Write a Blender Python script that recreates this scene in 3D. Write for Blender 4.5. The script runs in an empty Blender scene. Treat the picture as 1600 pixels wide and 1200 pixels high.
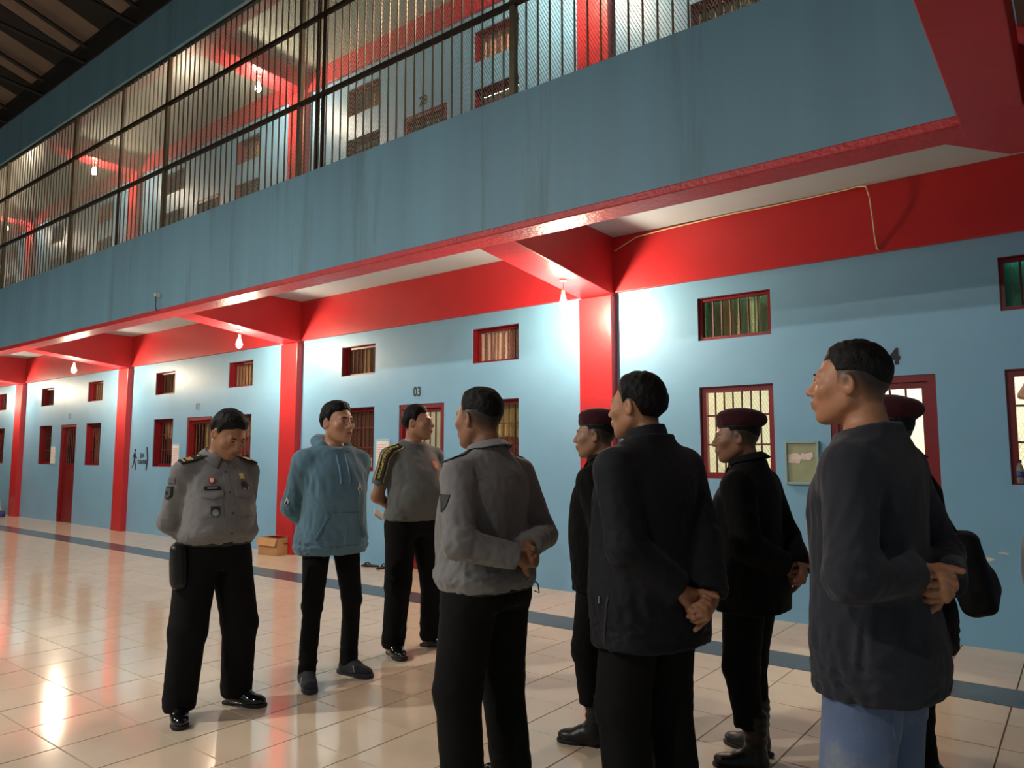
import bpy, bmesh, math, random
import numpy as np
from mathutils import Vector, Matrix, Euler
from mathutils.bvhtree import BVHTree
random.seed(7); np.random.seed(7)
scene = bpy.context.scene
col = scene.collection
PI = math.pi

# ------------------------------------------------------------------ camera
CAM_H = 1.413
cam_data = bpy.data.cameras.new('camera'); cam = bpy.data.objects.new('camera', cam_data); col.objects.link(cam)
cam_data.sensor_fit = 'HORIZONTAL'; cam_data.sensor_width = 36.0
cam_data.lens = 36.0 * 1147.06 / 1600.0
cam_data.clip_start = 0.05; cam_data.clip_end = 200
_yaw, _pitch, _roll = [math.radians(a) for a in (37.879, 5.529, 0.052)]
_f = Vector((-math.sin(_yaw)*math.cos(_pitch), math.cos(_yaw)*math.cos(_pitch), math.sin(_pitch)))
_r = Vector((math.cos(_yaw), math.sin(_yaw), 0)); _u = _r.cross(_f)
_r2 = _r*math.cos(_roll) + _u*math.sin(_roll); _u2 = _u*math.cos(_roll) - _r*math.sin(_roll)
cam.matrix_world = Matrix(((_r2.x, _u2.x, -_f.x, 0), (_r2.y, _u2.y, -_f.y, 0), (_r2.z, _u2.z, -_f.z, CAM_H), (0, 0, 0, 1)))
scene.camera = cam

# ------------------------------------------------------------------ world, exposure
world = bpy.data.worlds.new('night'); scene.world = world; world.use_nodes = True
world.node_tree.nodes['Background'].inputs[0].default_value = (0.55, 0.62, 0.75, 1)
world.node_tree.nodes['Background'].inputs[1].default_value = 0.02
scene.view_settings.view_transform = 'Standard'; scene.view_settings.look = 'None'
scene.view_settings.gamma = 1.0; scene.view_settings.use_curve_mapping = False
scene.view_settings.exposure = 0.0
BULB = 1350.0          # emission strength of the bare bulbs
HALL = 95.0           # watts of the unseen lamps added over the hall
CELL = 26.0

# ------------------------------------------------------------------ materials
MATS = {}
def lin(c):
    return tuple(((v/255)/12.92 if v/255 <= .04045 else ((v/255+.055)/1.055)**2.4) for v in c)
def mat(name, rgb, rough=.6, var=.08, scale=6., bump=0., bscale=40., spec=.5, metal=0., streak=False, coat=0., dirt=None, emit=None, trans=0., objrand=0., sheen=0.):
    if name in MATS: return MATS[name]
    m = bpy.data.materials.new(name); m.use_nodes = True; nt = m.node_tree; N = nt.nodes; L = nt.links
    b = N['Principled BSDF']; c = lin(rgb)
    b.inputs['Roughness'].default_value = rough; b.inputs['Metallic'].default_value = metal
    b.inputs['Specular IOR Level'].default_value = spec; b.inputs['Coat Weight'].default_value = coat
    if sheen: b.inputs['Sheen Weight'].default_value = sheen
    tc = N.new('ShaderNodeTexCoord')
    src = tc.outputs['Object']
    mp = N.new('ShaderNodeMapping'); L.new(src, mp.inputs[0])
    if streak: mp.inputs['Scale'].default_value = (1, 1, .06)
    nz = N.new('ShaderNodeTexNoise'); nz.inputs['Scale'].default_value = scale; nz.inputs['Detail'].default_value = 5
    L.new(mp.outputs[0], nz.inputs['Vector'])
    cr = N.new('ShaderNodeValToRGB'); L.new(nz.outputs['Fac'], cr.inputs[0])
    cr.color_ramp.elements[0].position = .3; cr.color_ramp.elements[1].position = .7
    cr.color_ramp.elements[0].color = tuple(v*(1-var) for v in c)+(1,)
    cr.color_ramp.elements[1].color = tuple(min(1, v*(1+var)) for v in c)+(1,)
    out = cr.outputs[0]
    if dirt:   # (colour, threshold, scale): stains with a shape of their own
        n2 = N.new('ShaderNodeTexNoise'); n2.inputs['Scale'].default_value = dirt[2]; n2.inputs['Detail'].default_value = 8; n2.inputs['Roughness'].default_value = .65
        L.new(mp.outputs[0], n2.inputs['Vector'])
        r2 = N.new('ShaderNodeValToRGB'); L.new(n2.outputs['Fac'], r2.inputs[0])
        r2.color_ramp.elements[0].position = dirt[1]; r2.color_ramp.elements[1].position = dirt[1]+.12
        r2.color_ramp.elements[0].color = (0, 0, 0, 1); r2.color_ramp.elements[1].color = (dirt[3] if len(dirt) > 3 else .5,)*3+(1,)
        mx = N.new('ShaderNodeMix'); mx.data_type = 'RGBA'
        L.new(r2.outputs[0], mx.inputs['Factor']); L.new(out, mx.inputs['A']); mx.inputs['B'].default_value = lin(dirt[0])+(1,)
        out = mx.outputs['Result']
    if objrand:
        oi = N.new('ShaderNodeObjectInfo'); mr = N.new('ShaderNodeMapRange')
        mr.inputs['To Min'].default_value = 1-objrand; mr.inputs['To Max'].default_value = 1+objrand
        L.new(oi.outputs['Random'], mr.inputs['Value'])
        mx = N.new('ShaderNodeMix'); mx.data_type = 'RGBA'; mx.blend_type = 'MULTIPLY'; mx.inputs['Factor'].default_value = 1
        L.new(out, mx.inputs['A']); L.new(mr.outputs[0], mx.inputs['B']); out = mx.outputs['Result']
    L.new(out, b.inputs['Base Color'])
    if bump:
        n3 = N.new('ShaderNodeTexNoise'); n3.inputs['Scale'].default_value = bscale; n3.inputs['Detail'].default_value = 4
        L.new(src, n3.inputs['Vector'])
        bp = N.new('ShaderNodeBump'); bp.inputs['Strength'].default_value = bump; bp.inputs['Distance'].default_value = .02
        L.new(n3.outputs['Fac'], bp.inputs['Height']); L.new(bp.outputs[0], b.inputs['Normal'])
    if emit:
        b.inputs['Emission Color'].default_value = lin(emit[0])+(1,); b.inputs['Emission Strength'].default_value = emit[1]
    if trans: b.inputs['Transmission Weight'].default_value = trans
    MATS[name] = m
    return m

BLUE = (124, 177, 209); RED = (186, 38, 43)
M_wall = mat('blue_wall_paint', BLUE, .42, .05, 1.6, .16, 6, dirt=((170, 195, 200), .66, 2.2, .35))
M_fascia = mat('blue_fascia_paint', (108, 150, 170), .55, .10, 2.2, .06, 9, streak=True, dirt=((84, 112, 112), .58, 3., .55))
M_red = mat('red_beam_paint', RED, .38, .06, 3., .12, 14)
M_redstrip = mat('worn_red_strip', (196, 48, 50), .40, .10, 5., .45, 30)
M_maroon = mat('maroon_frame_paint', (120, 16, 24), .4, .10, 8., .08, 30)
M_bar = mat('maroon_bar_paint', (92, 34, 26), .5, .15, 20.)
M_soffit = mat('grey_white_soffit', (176, 190, 196), .7, .05, 1.2)
M_soffit_up = mat('grey_upper_ceiling', (150, 156, 146), .8, .07, 1.0, dirt=((112, 110, 96), .55, 1.2, .5))
M_tile = mat('beige_ceramic_tile', (224, 206, 182), .11, .035, 5., .035, 3.5, objrand=.035, dirt=((150, 120, 92), .72, 26., .35))
M_grout = mat('brown_grout', (112, 88, 66), .8)
M_stripe = mat('grey_border_tile', (84, 90, 98), .22, .05, 6., .05, 5)
M_pale_floor = mat('cement_floor', (150, 146, 138), .8)
M_steel = mat('galvanised_bar', (112, 102, 84), .42, .12, 10., metal=.55)
M_rail = mat('dark_steel_rail', (60, 46, 36), .5, .12, 10., metal=.4)
M_meshm = mat('expanded_steel_mesh', (176, 182, 172), .45, .05, metal=.25)
M_dark = mat('dark_roof_steel', (30, 26, 26), .6, .1)
M_sheet = mat('brown_roof_sheet', (122, 104, 92), .6, .08, 3., .1, 12)
M_sheet_d = mat('dark_roof_sheet', (26, 23, 24), .7, .08, 3.)
M_black = mat('black_letter_paint', (26, 26, 30), .55)
M_grey_letter = mat('faded_letter_paint', (108, 124, 132), .6)
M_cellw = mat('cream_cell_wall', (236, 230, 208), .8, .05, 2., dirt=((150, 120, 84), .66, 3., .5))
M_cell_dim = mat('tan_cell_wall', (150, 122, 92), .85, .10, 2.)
M_green = mat('green_dado_paint', (84, 160, 124), .6)
M_white = mat('white_paper', (232, 232, 228), .7, .02)
M_paperpink = mat('printed_rows', (226, 180, 174), .7, .1, 60)
M_glass_green = mat('notice_green_board', (150, 160, 128), .5, .12, 7.)
M_paleblue = mat('pale_blue_trim', (160, 196, 206), .5)
M_brass = mat('brass', (200, 160, 90), .3, metal=.9)
M_cable = mat('cream_cable', (216, 198, 160), .6)
M_card = mat('cardboard', (190, 146, 98), .8, .08, 6.)
M_cardred = mat('cardboard_red_print', (176, 84, 62), .8, .1, 12.)
M_plaster = mat('bare_plaster', (214, 204, 188), .9, .1, 30., .3, 60)

# ------------------------------------------------------------------ object helpers
def link(o, parent=None):
    col.objects.link(o)
    if parent is not None: o.parent = parent
    return o
def tag(o, label=None, cat=None, group=None, kind=None):
    if label: o['label'] = label
    if cat: o['category'] = cat
    if group: o['group'] = group
    if kind: o['kind'] = kind
    return o
def empty(name, loc=(0, 0, 0), rz=0):
    o = bpy.data.objects.new(name, None); o.empty_display_size = .1; o.location = loc; o.rotation_euler = (0, 0, rz); return link(o)
class MB:
    """collects simple solids, builds one mesh object"""
    def __init__(s): s.v = []; s.f = []; s.m = []
    def add(s, vs, fs, mi=0):
        k = len(s.v); s.v += [tuple(p) for p in vs]; s.f += [tuple(i+k for i in f) for f in fs]; s.m += [mi]*len(fs); return s
    def box(s, a, b, mi=0):
        (x0, y0, z0), (x1, y1, z1) = a, b
        return s.add([(x0,y0,z0),(x1,y0,z0),(x1,y1,z0),(x0,y1,z0),(x0,y0,z1),(x1,y0,z1),(x1,y1,z1),(x0,y1,z1)],
              [(0,3,2,1),(4,5,6,7),(0,1,5,4),(1,2,6,5),(2,3,7,6),(3,0,4,7)], mi)
    def prism(s, poly, axis, a, b, mi=0):
        """extrude a 2-D polygon along axis 0/1/2 between a and b"""
        n = len(poly); mk = {0: lambda p, t: (t, p[0], p[1]), 1: lambda p, t: (p[0], t, p[1]), 2: lambda p, t: (p[0], p[1], t)}[axis]
        vs = [mk(p, a) for p in poly]+[mk(p, b) for p in poly]
        fs = [tuple(range(n))[::-1], tuple(range(n, 2*n))]+[(i, (i+1) % n, n+(i+1) % n, n+i) for i in range(n)]
        return s.add(vs, fs, mi)
    def tube(s, pts, r, n=8, mi=0, cap=True):
        pts = [Vector(p) for p in pts]; k = len(s.v); rs = r if isinstance(r, (list, tuple)) else [r]*len(pts)
        up = Vector((0, 0, 1)); ref = None
        for i, p in enumerate(pts):
            d = (pts[min(i+1, len(pts)-1)]-pts[max(i-1, 0)]).normalized()
            if ref is None: ref = d.orthogonal().normalized()
            a = (ref-d*ref.dot(d)).normalized(); ref = a; b = d.cross(a)
            for j in range(n):
                t = 2*PI*j/n; s.v.append(tuple(p+(a*math.cos(t)+b*math.sin(t))*rs[i]))
        for i in range(len(pts)-1):
            for j in range(n):
                s.f.append((k+i*n+j, k+i*n+(j+1) % n, k+(i+1)*n+(j+1) % n, k+(i+1)*n+j)); s.m.append(mi)
        if cap:
            s.f.append(tuple(k+j for j in range(n))[::-1]); s.m.append(mi)
            e = k+(len(pts)-1)*n; s.f.append(tuple(e+j for j in range(n))); s.m.append(mi)
        return s
    def lathe(s, prof, c=(0, 0, 0), n=16, mi=0):
        k = len(s.v)
        for r, z in prof:
            for j in range(n):
                t = 2*PI*j/n; s.v.append((c[0]+r*math.cos(t), c[1]+r*math.sin(t), c[2]+z))
        for i in range(len(prof)-1):
            for j in range(n):
                s.f.append((k+i*n+j, k+i*n+(j+1) % n, k+(i+1)*n+(j+1) % n, k+(i+1)*n+j)); s.m.append(mi)
        s.f.append(tuple(k+j for j in range(n))[::-1]); s.m.append(mi)
        e = k+(len(prof)-1)*n; s.f.append(tuple(e+j for j in range(n))); s.m.append(mi)
        return s
    def mesh(s, name, *mats):
        me = bpy.data.meshes.new(name); me.from_pydata(s.v, [], s.f)
        for m in mats: me.materials.append(m)
        if len(mats) > 1: me.polygons.foreach_set('material_index', s.m)
        bm = bmesh.new(); bm.from_mesh(me); bmesh.ops.recalc_face_normals(bm, faces=bm.faces); bm.to_mesh(me); bm.free()
        me.update(); return me
    def build(s, name, mats, parent=None, smooth=False, bevel=0, loc=None):
        if not isinstance(mats, (list, tuple)): mats = [mats]
        me = s.mesh(name, *mats); o = bpy.data.objects.new(name, me); link(o, parent)
        if loc: o.location = loc
        if smooth: me.polygons.foreach_set('use_smooth', [True]*len(me.polygons))
        if bevel:
            md = o.modifiers.new('bevel', 'BEVEL'); md.width = bevel; md.segments = 2; md.limit_method = 'ANGLE'
        return o
def inst(name, me, parent=None, loc=(0, 0, 0), rz=0, scale=None):
    o = bpy.data.objects.new(name, me); link(o, parent); o.location = loc
    if rz: o.rotation_euler = (0, 0, rz)
    if scale: o.scale = scale
    return o
def struct(o): o['kind'] = 'structure'; return o
def text_mesh(txt, size, depth=.004, font=None, bold=0.):
    cu = bpy.data.curves.new('text', 'FONT'); cu.body = txt; cu.size = size; cu.align_x = 'CENTER'; cu.align_y = 'CENTER'
    cu.extrude = depth/2; cu.offset = bold; cu.resolution_u = 3
    o = bpy.data.objects.new('text', cu); col.objects.link(o)
    dg = bpy.context.evaluated_depsgraph_get(); me = bpy.data.meshes.new_from_object(o.evaluated_get(dg))
    bpy.data.objects.remove(o); bpy.data.curves.remove(cu); return me

# ------------------------------------------------------------------ measures (metres)
W = 6.53            # face of the cell wall
F0, F1 = 4.57, 4.82 # front and back of the edge beam
BAY = 5.235; PR = -3.72   # right edge of the pillar beside cell 04
X0, X1 = -26.0, 3.0
ZTOP = 3.07; ZS = 3.65; ZE = 3.22; ZP = 4.37; ZU = 3.82
UB, UC = 6.86, 7.16         # upper red band bottom, upper ceiling
RF0, RF1 = 6.78, 7.52       # roof edge beam
bays = [PR-BAY*k for k in range(4, -1, -1)]     # right pillar edges, left to right

# ------------------------------------------------------------------ floor: every tile its own piece
TS = .4; gx0 = -.413; gy0 = 1.98
fl = MB().box((X0, -9, -.20), (X1, 10.2, -.006)).build('floor', M_grout); struct(fl)
def frame_px(x, y, z=0):
    v = Vector((x, y, z-CAM_H)); d = v.dot(_f)
    if d < .3: return None
    return 800+1147*v.dot(_r2)/d, 600-1147*v.dot(_u2)/d
rows = []
y = gy0-.4*24
while y < 5.13-1e-6:
    y1 = min(y+TS, 5.13) if y+TS > 5.0 else y+TS
    rows.append((y, y1)); y = y1
y = 5.51
while y < W+.3: rows.append((y, y+TS)); y += TS
tiles = []
k0 = int((X0-gx0)/TS); k1 = int((X1-gx0)/TS)
for (ya, yb) in rows:
    for k in range(k0, k1):
        xa = gx0+k*TS; cx, cy = xa+.2, (ya+yb)/2
        q = [frame_px(a, b) for a in (xa, xa+TS) for b in (ya, yb)]
        area = 0
        if all(q):
            inside = [(-5 < p[0] < 1605 and -5 < p[1] < 1205) for p in q]
            if any(inside):
                p = [q[0], q[1], q[3], q[2]]
                area = abs(sum(p[i][0]*p[(i+1) % 4][1]-p[(i+1) % 4][0]*p[i][1] for i in range(4)))/2
        tiles.append((area, cx, cy, yb-ya))
tiles.sort(reverse=True)
tm = {}
def tile_mesh(d):
    d = round(d, 4)
    if d not in tm:
        g = .0055; a, b = TS/2-g/2, d/2-g/2; c = .0015
        tm[d] = MB().add([(-a,-b,-.006),(a,-b,-.006),(a,b,-.006),(-a,b,-.006),(-a+c,-b+c,0),(a-c,-b+c,0),(a-c,b-c,0),(-a+c,b-c,0)],
            [(4,5,6,7),(0,1,5,4),(1,2,6,5),(2,3,7,6),(3,0,4,7)]).mesh('tile', M_tile)
    return tm[d]
for i, (a, cx, cy, d) in enumerate(tiles[:300]):
    inst('tile', tile_mesh(d), fl, (cx, cy, random.uniform(-.0006, .0006)))
rest = MB()
for (a, cx, cy, d) in tiles[300:]:
    g = .0055; hx, hy = TS/2-g/2, d/2-g/2
    rest.add([(cx-hx,cy-hy,0),(cx+hx,cy-hy,0),(cx+hx,cy+hy,0),(cx-hx,cy+hy,0)], [(0,1,2,3)])
o = rest.build('far_tiles', M_tile, fl); o['kind'] = 'stuff'
MB().box((X0, 5.1335, -.006), (X1, 5.508, .001)).build('border_strip', M_stripe, fl)

# ------------------------------------------------------------------ walls with openings
def wall_holes(x0, x1, z0, z1, ya, yb, holes):
    xs = sorted({x0, x1, *[h[0] for h in holes], *[h[1] for h in holes]}); zs = sorted({z0, z1, *[h[2] for h in holes], *[h[3] for h in holes]})
    solid = lambda i, j: 0 <= i < len(xs)-1 and 0 <= j < len(zs)-1 and not any(h[0]-1e-6 <= (xs[i]+xs[i+1])/2 <= h[1]+1e-6 and h[2]-1e-6 <= (zs[j]+zs[j+1])/2 <= h[3]+1e-6 for h in holes)
    m = MB()
    for i in range(len(xs)-1):
        for j in range(len(zs)-1):
            if not solid(i, j): continue
            a, b, c, d = xs[i], xs[i+1], zs[j], zs[j+1]
            m.add([(a,ya,c),(b,ya,c),(b,ya,d),(a,ya,d)], [(0,1,2,3)]); m.add([(a,yb,c),(b,yb,c),(b,yb,d),(a,yb,d)], [(3,2,1,0)])
            if not solid(i-1, j): m.add([(a,ya,c),(a,yb,c),(a,yb,d),(a,ya,d)], [(3,2,1,0)])
            if not solid(i+1, j): m.add([(b,ya,c),(b,yb,c),(b,yb,d),(b,ya,d)], [(0,1,2,3)])
            if not solid(i, j-1): m.add([(a,ya,c),(b,ya,c),(b,yb,c),(a,yb,c)], [(3,2,1,0)])
            if not solid(i, j+1): m.add([(a,ya,d),(b,ya,d),(b,yb,d),(a,yb,d)], [(0,1,2,3)])
    me = m
    return me
def weld(o):
    bm = bmesh.new(); bm.from_mesh(o.data); bmesh.ops.remove_doubles(bm, verts=bm.verts, dist=1e-5); bmesh.ops.recalc_face_normals(bm, faces=bm.faces); bm.to_mesh(o.data); bm.free()
SW = (.88, 1.57); SW2 = (3.28, 3.97); DR = (2.04, 2.83)
def openings(base, sz0, sz1):
    hs = []
    for R in bays:
        for w in (SW, SW2):
            hs.append((R+w[0], R+w[1], base+1.20, base+2.05, 'window', R)); hs.append((R+w[0], R+w[1], sz0, sz1, 'vent', R))
        hs.append((R+DR[0], R+DR[1], base, base+2.05, 'door', R))
    return hs
HL = openings(0, 2.49, 2.90); HU = openings(ZU, 6.22, 6.62)
wl = wall_holes(X0, X1, 0, ZS, W, W+.16, HL).build('wall_back', M_wall); weld(wl); struct(wl)
wu = wall_holes(X0, X1, ZU, UC, W, W+.16, HU).build('wall_upper', M_wall); weld(wu); struct(wu)

# slabs, bands, beams, pillars
struct(MB().box((X0, F1-.02, ZS), (X1, 10.0, ZU)).build('ceiling', M_soffit))
struct(MB().box((X0, F1-.02, UC), (X1, 10.0, UC+.14)).build('ceiling_upper', M_soffit_up))
struct(MB().box((X0, W-.05, ZTOP), (X1, W, ZS)).build('trim_1', M_red, bevel=.006))
struct(MB().box((X0, W-.05, UB), (X1, W, UC)).build('trim_2', M_red, bevel=.006))
# edge beam with parapet: blue outer face, red underside
struct(MB().box((X0, F0, ZE+.012), (-.452, F0+.16, ZP)).build('wall_parapet', M_fascia, bevel=.006))
struct(MB().box((X0, F0-.004, ZE), (-.40, F1, ZE+.06)).build('trim_3', M_redstrip, bevel=.008))
struct(MB().box((X0, F0+.12, ZE+.03), (-.44, F1, ZS+.05)).build('trim_4', M_red))
struct(MB().box((-.452, F0, ZE+.01), (X1, F0+.16, ZP)).build('wall_parapet_end', M_fascia))
struct(MB().box((X0, F0, RF0+.01), (X1, F0+.2, RF1)).build('wall_roof_edge', M_fascia, bevel=.006))
struct(MB().box((X0, F0+.12, RF0+.004), (X1, F1, UC+.05)).build('trim_5', M_red))
for k, R in enumerate(bays+[PR+BAY]):
    a, b = R-.39, R
    p = MB().box((a, W-.105, 0), (b, W+.02, ZTOP-.028)).build('wall_pillar', M_red, bevel=.008); struct(p)
    p = MB().box((a, W-.105, ZU), (b, W+.02, UB+.03)).build('wall_pillar_upper', M_red, bevel=.008); struct(p)
    # tapering cantilever beams
    q = MB().prism([(W+.02, ZTOP-.03), (W+.02, ZS+.03), (F1-.03, ZS+.03), (F1-.03, ZE+.002)], 0, a, b).build('trim_beam', M_red, bevel=.008); struct(q)
    q = MB().prism([(W+.02, UB+.028), (W+.02, UC+.03), (F1-.03, UC+.03), (F1-.03, UB+.05)], 0, a, b).build('trim_beam_upper', M_red, bevel=.008); struct(q)
# bridge beam that comes out over the hall, with its haunch
struct(MB().box((-.44, -9, ZE), (-.15, F0+.02, ZE+.34)).build('trim_bridge_beam', M_red, bevel=.006))
struct(MB().prism([(-.56, F1-.03), (-.25, 5.22), (X1, 5.30), (X1, F0-.07), (-.44, F0-.07), (-.44, F1-.03)], 2, ZE-.001, ZS+.02).build('trim_bridge_haunch', M_red, bevel=.006))
struct(MB().box((-.15, -9, ZS), (X1, F0, ZS+.14)).build('ceiling_bridge', M_soffit_up))
struct(MB().box((.12, 1.5, ZE+.06), (.42, F0-.07, ZS)).build('trim_bridge_joist', M_red))

# cells behind the openings
cell = {}
for k, R in enumerate(bays):
    bright = (k == 4)
    for base, top, tagname in ((0, ZS, ''), (ZU, UC, '_upper')):
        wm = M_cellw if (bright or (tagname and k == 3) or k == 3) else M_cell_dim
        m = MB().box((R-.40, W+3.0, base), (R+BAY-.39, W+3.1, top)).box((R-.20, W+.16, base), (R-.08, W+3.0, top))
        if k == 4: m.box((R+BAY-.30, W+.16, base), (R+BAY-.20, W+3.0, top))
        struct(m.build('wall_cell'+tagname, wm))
    if bright:
        struct(MB().box((R-.08, W+2.97, 0), (R+BAY-.39, W+3.0, 1.22)).box((R-.08, W+2.94, 1.22), (R+BAY-.39, W+3.0, 1.27), 1).build('trim_dado', [M_green, M_white]))
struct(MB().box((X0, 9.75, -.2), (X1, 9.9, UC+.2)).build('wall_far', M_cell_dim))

def cell_lamp(R, base, power, colr=(1, .95, .84)):
    t = empty('cell_lamp', (R+2.4, W+1.6, base+3.2 if base == 0 else base+3.0))
    MB().box((-.6, -.03, .0), (.6, .03, .05)).build('lamp_batten', M_white, t)
    MB().tube([(-.57, 0, -.02), (.57, 0, -.02)], .014, 8).build('lamp_tube', mat('lamp_tube_glow_%d' % int(power), (255, 240, 205), .4, emit=((255, int(255*colr[1]), int(255*colr[2])), power)), t)
    return t

# windows, vents and doors ------------------------------------------------
def mesh_panel(w, h, p, sw, depth=.004):
    """expanded metal: zig-zag ribbons"""
    nx = int(w/p)*2; nz = int(h/p); vs = []; fs = []
    for j in range(nz+1):
        k = len(vs); z = j*h/nz
        for i in range(nx+1):
            x = i*w/nx; s = (1 if (i+j) % 2 else -1)*p*.44
            vs.append((x, depth*.5*(-1 if (i+j) % 2 else 1), z+s-sw/2)); vs.append((x, depth*.5*(-1 if (i+j) % 2 else 1)+sw*.5, z+s+sw/2))
        for i in range(nx): fs.append((k+2*i, k+2*i+2, k+2*i+3, k+2*i+1))
    return vs, fs
def mp_mesh(name, w, h, p, sw, m):
    vs, fs = mesh_panel(w, h, p, sw); me = bpy.data.meshes.new(name); me.from_pydata(vs, [], fs); me.materials.append(m); return me
M_wmesh = mat('rusty_window_mesh', (158, 132, 96), .6, .15, 30.)
WM = mp_mesh('wire_mesh', .58, .75, .026, .0035, M_wmesh); VM = mp_mesh('vent_mesh', .60, .33, .026, .0035, M_wmesh)
def frame_ring(w, h, t, y0, y1):
    return MB().box((0, y0, 0), (t, y1, h)).box((w-t, y0, 0), (w, y1, h)).box((t, y0, 0), (w-t, y1, t)).box((t, y0, h-t), (w-t, y1, h))
def reveal(w, h, d):    # painted lining of the opening
    t = .008
    return MB().box((0, .012, 0), (t, d, h)).box((w-t, .012, 0), (w, d, h)).box((t, .012, 0), (w-t, d, t)).box((t, .012, h-t), (w-t, d, h))
w_, h_ = SW[1]-SW[0], .85
REVW = reveal(w_, h_, .15).mesh('reveal', M_maroon); REVV = reveal(w_, .41, .15).mesh('reveal', M_maroon)
REVVU = reveal(w_, .40, .15).mesh('reveal', M_maroon)
FRW = frame_ring(w_-.016, h_-.016, .045, .0, .05).mesh('window_frame', M_maroon); FRV = frame_ring(w_-.016, .39, .025, .0, .04).mesh('vent_frame', M_maroon)
BARW = MB().tube([(0, 0, 0), (0, 0, h_-.10)], .0085, 6).mesh('bar', M_bar); BARV = MB().tube([(0, 0, 0), (0, 0, .345)], .0085, 6).mesh('bar', M_bar)
CROSS = MB().box((0, -.006, -.008), (w_-.10, .006, .008)).mesh('cross_bar', M_bar)
count = {'w': 0, 'd': 0}
def window(x0, z0, vent, deep, mesh, nb):
    count['w'] += 1
    t = empty('window_%d' % count['w'], (x0, W, z0)); struct(t)
    up = z0 > 5; h = (.40 if up else .41) if vent else h_
    inst('reveal', (REVVU if up else REVV) if vent else REVW, t)
    f = inst('frame', FRV if vent else FRW, t, (.008, deep, .008 if not (vent and up) else .005))
    for i in range(nb):
        xx = .05+(i+1)*(w_-.10)/(nb+1)
        inst('bar', BARV if vent else BARW, t, (xx, deep+.022, .03 if vent else .05))
    if not vent:
        for zz in (.31, .58): inst('cross_bar', CROSS, t, (.05, deep+.022, zz))
    if mesh:
        o = inst('wire_mesh', VM if vent else WM, t, (.05, deep+.042, .04 if vent else .05)); o['kind'] = 'stuff'
    return t
DT = .055
dw = DR[1]-DR[0]
def door(x0, z0, style):
    count['d'] += 1
    t = empty('door_%d' % count['d'], (x0, W, z0)); struct(t)
    H = 2.05; dp = .03 if style == 'bright' else .05
    MB().box((0, .01, 0), (DT, .13, H)).box((dw-DT, .01, 0), (dw, .13, H)).box((DT, .01, H-DT), (dw-DT, .13, H)).build('door_frame', M_maroon, t)
    l = empty_child('door_leaf', t, (DT, dp, .01)); lw = dw-2*DT; lh = H-DT-.01; s = .05
    zz = {'bright': 1.10, 'panel': 1.22, 'upper': 1.05}[style]
    # stiles, rails and lower panel
    MB().box((0, 0, 0), (s, .04, lh)).box((lw-s, 0, 0), (lw, .04, lh)).box((s, 0, lh-s), (lw-s, .04, lh)).box((s, 0, zz-s), (lw-s, .04, zz)).box((s, 0, 0), (lw-s, .04, s)).build('leaf_frame', M_maroon, l)
    MB().box((s, .012, s), (lw-s, .028, .62)).box((s, .0, .62), (lw-s, .034, .66)).box((s, .012, .66), (lw-s, .028, zz-s)).build('leaf_panel', M_maroon, l)
    nb = 4 if style == 'bright' else 5
    for i in range(nb):
        xx = s+(i+1)*(lw-2*s)/(nb+1)
        MB().tube([(xx, .02, zz), (xx, .02, lh-s)], .0095, 6).build('bar', M_bar, l)
    MB().box((lw-.10, -.03, .93), (lw-.05, 0, 1.03)).tube([(lw-.09, -.04, 1.03), (lw-.09, -.04, 1.06), (lw-.06, -.04, 1.06), (lw-.06, -.04, 1.03)], .004, 6).build('padlock', M_brass, l)
    return t
def empty_child(name, parent, loc):
    o = bpy.data.objects.new(name, None); o.empty_display_size = .05; link(o, parent); o.location = loc; return o
for H, up in ((HL, False), (HU, True)):
    for (a, b, c, d, kind, R) in H:
        k = bays.index(R)
        if kind == 'door': door(a, c, 'bright' if (k == 4 and not up) else ('upper' if up else 'panel'))
        else:
            bright = k == 4 and not up
            window(a, c, kind == 'vent', .03 if bright else .085, k >= 3 or up and k > 2, 6 if bright or kind == 'vent' else 6)
# ------------------------------------------------------------------ cloths hung behind the bars
M_cur_brown = mat('brown_curtain', (158, 128, 90), .9, .22, 9., streak=True)
M_cur_dark = mat('dark_brown_curtain', (96, 66, 48), .9, .25, 9., streak=True)
M_cur_green = mat('green_curtain', (118, 168, 128), .9, .20, 6., streak=True, dirt=((206, 182, 120), .5, 5., .9))
M_cur_teal = mat('teal_curtain', (70, 168, 140), .9, .2, 8., streak=True, dirt=((220, 206, 160), .55, 4., .9))
M_cur_pink = mat('pale_pink_curtain', (228, 190, 168), .9, .1, 9., streak=True)
M_cur_red = mat('dark_red_cloth', (128, 62, 48), .9, .2, 9.)
M_cur_olive = mat('olive_curtain', (170, 162, 96), .9, .2, 8., streak=True)
def curtain(x0, x1, z0, z1, m, label, amp=.018, waves=7, y=W+.20, group=None):
    nx, nz = 48, 6; vs = []; fs = []; ph = random.uniform(0, 6)
    for j in range(nz+1):
        for i in range(nx+1):
            u = i/nx; v = j/nz
            yy = amp*math.sin(u*waves*2*PI+ph+.5*math.sin(5*u+2*v))*(1-.35*v)+.006*math.sin(23*u+ph)
            vs.append((x0+(x1-x0)*u, y+yy, z0+(z1-z0)*v+(.012*math.sin(u*9+ph) if j == 0 else 0)))
    for j in range(nz):
        for i in range(nx):
            k = j*(nx+1)+i; fs.append((k, k+1, k+nx+2, k+nx+1))
    k = len(vs); vs += [(a, b+.006, c) for a, b, c in vs]; fs += [tuple(i+k for i in f[::-1]) for f in fs]
    o = MB().add(vs, fs).build('curtain', m, smooth=True)
    tag(o, label, 'curtain', group); return o
def cx(R, w): return R+w[0]-.05, R+w[1]+.05
g = 'cloths hung behind the barred openings'
B0, B1, B2, B3, B4 = bays
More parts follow.
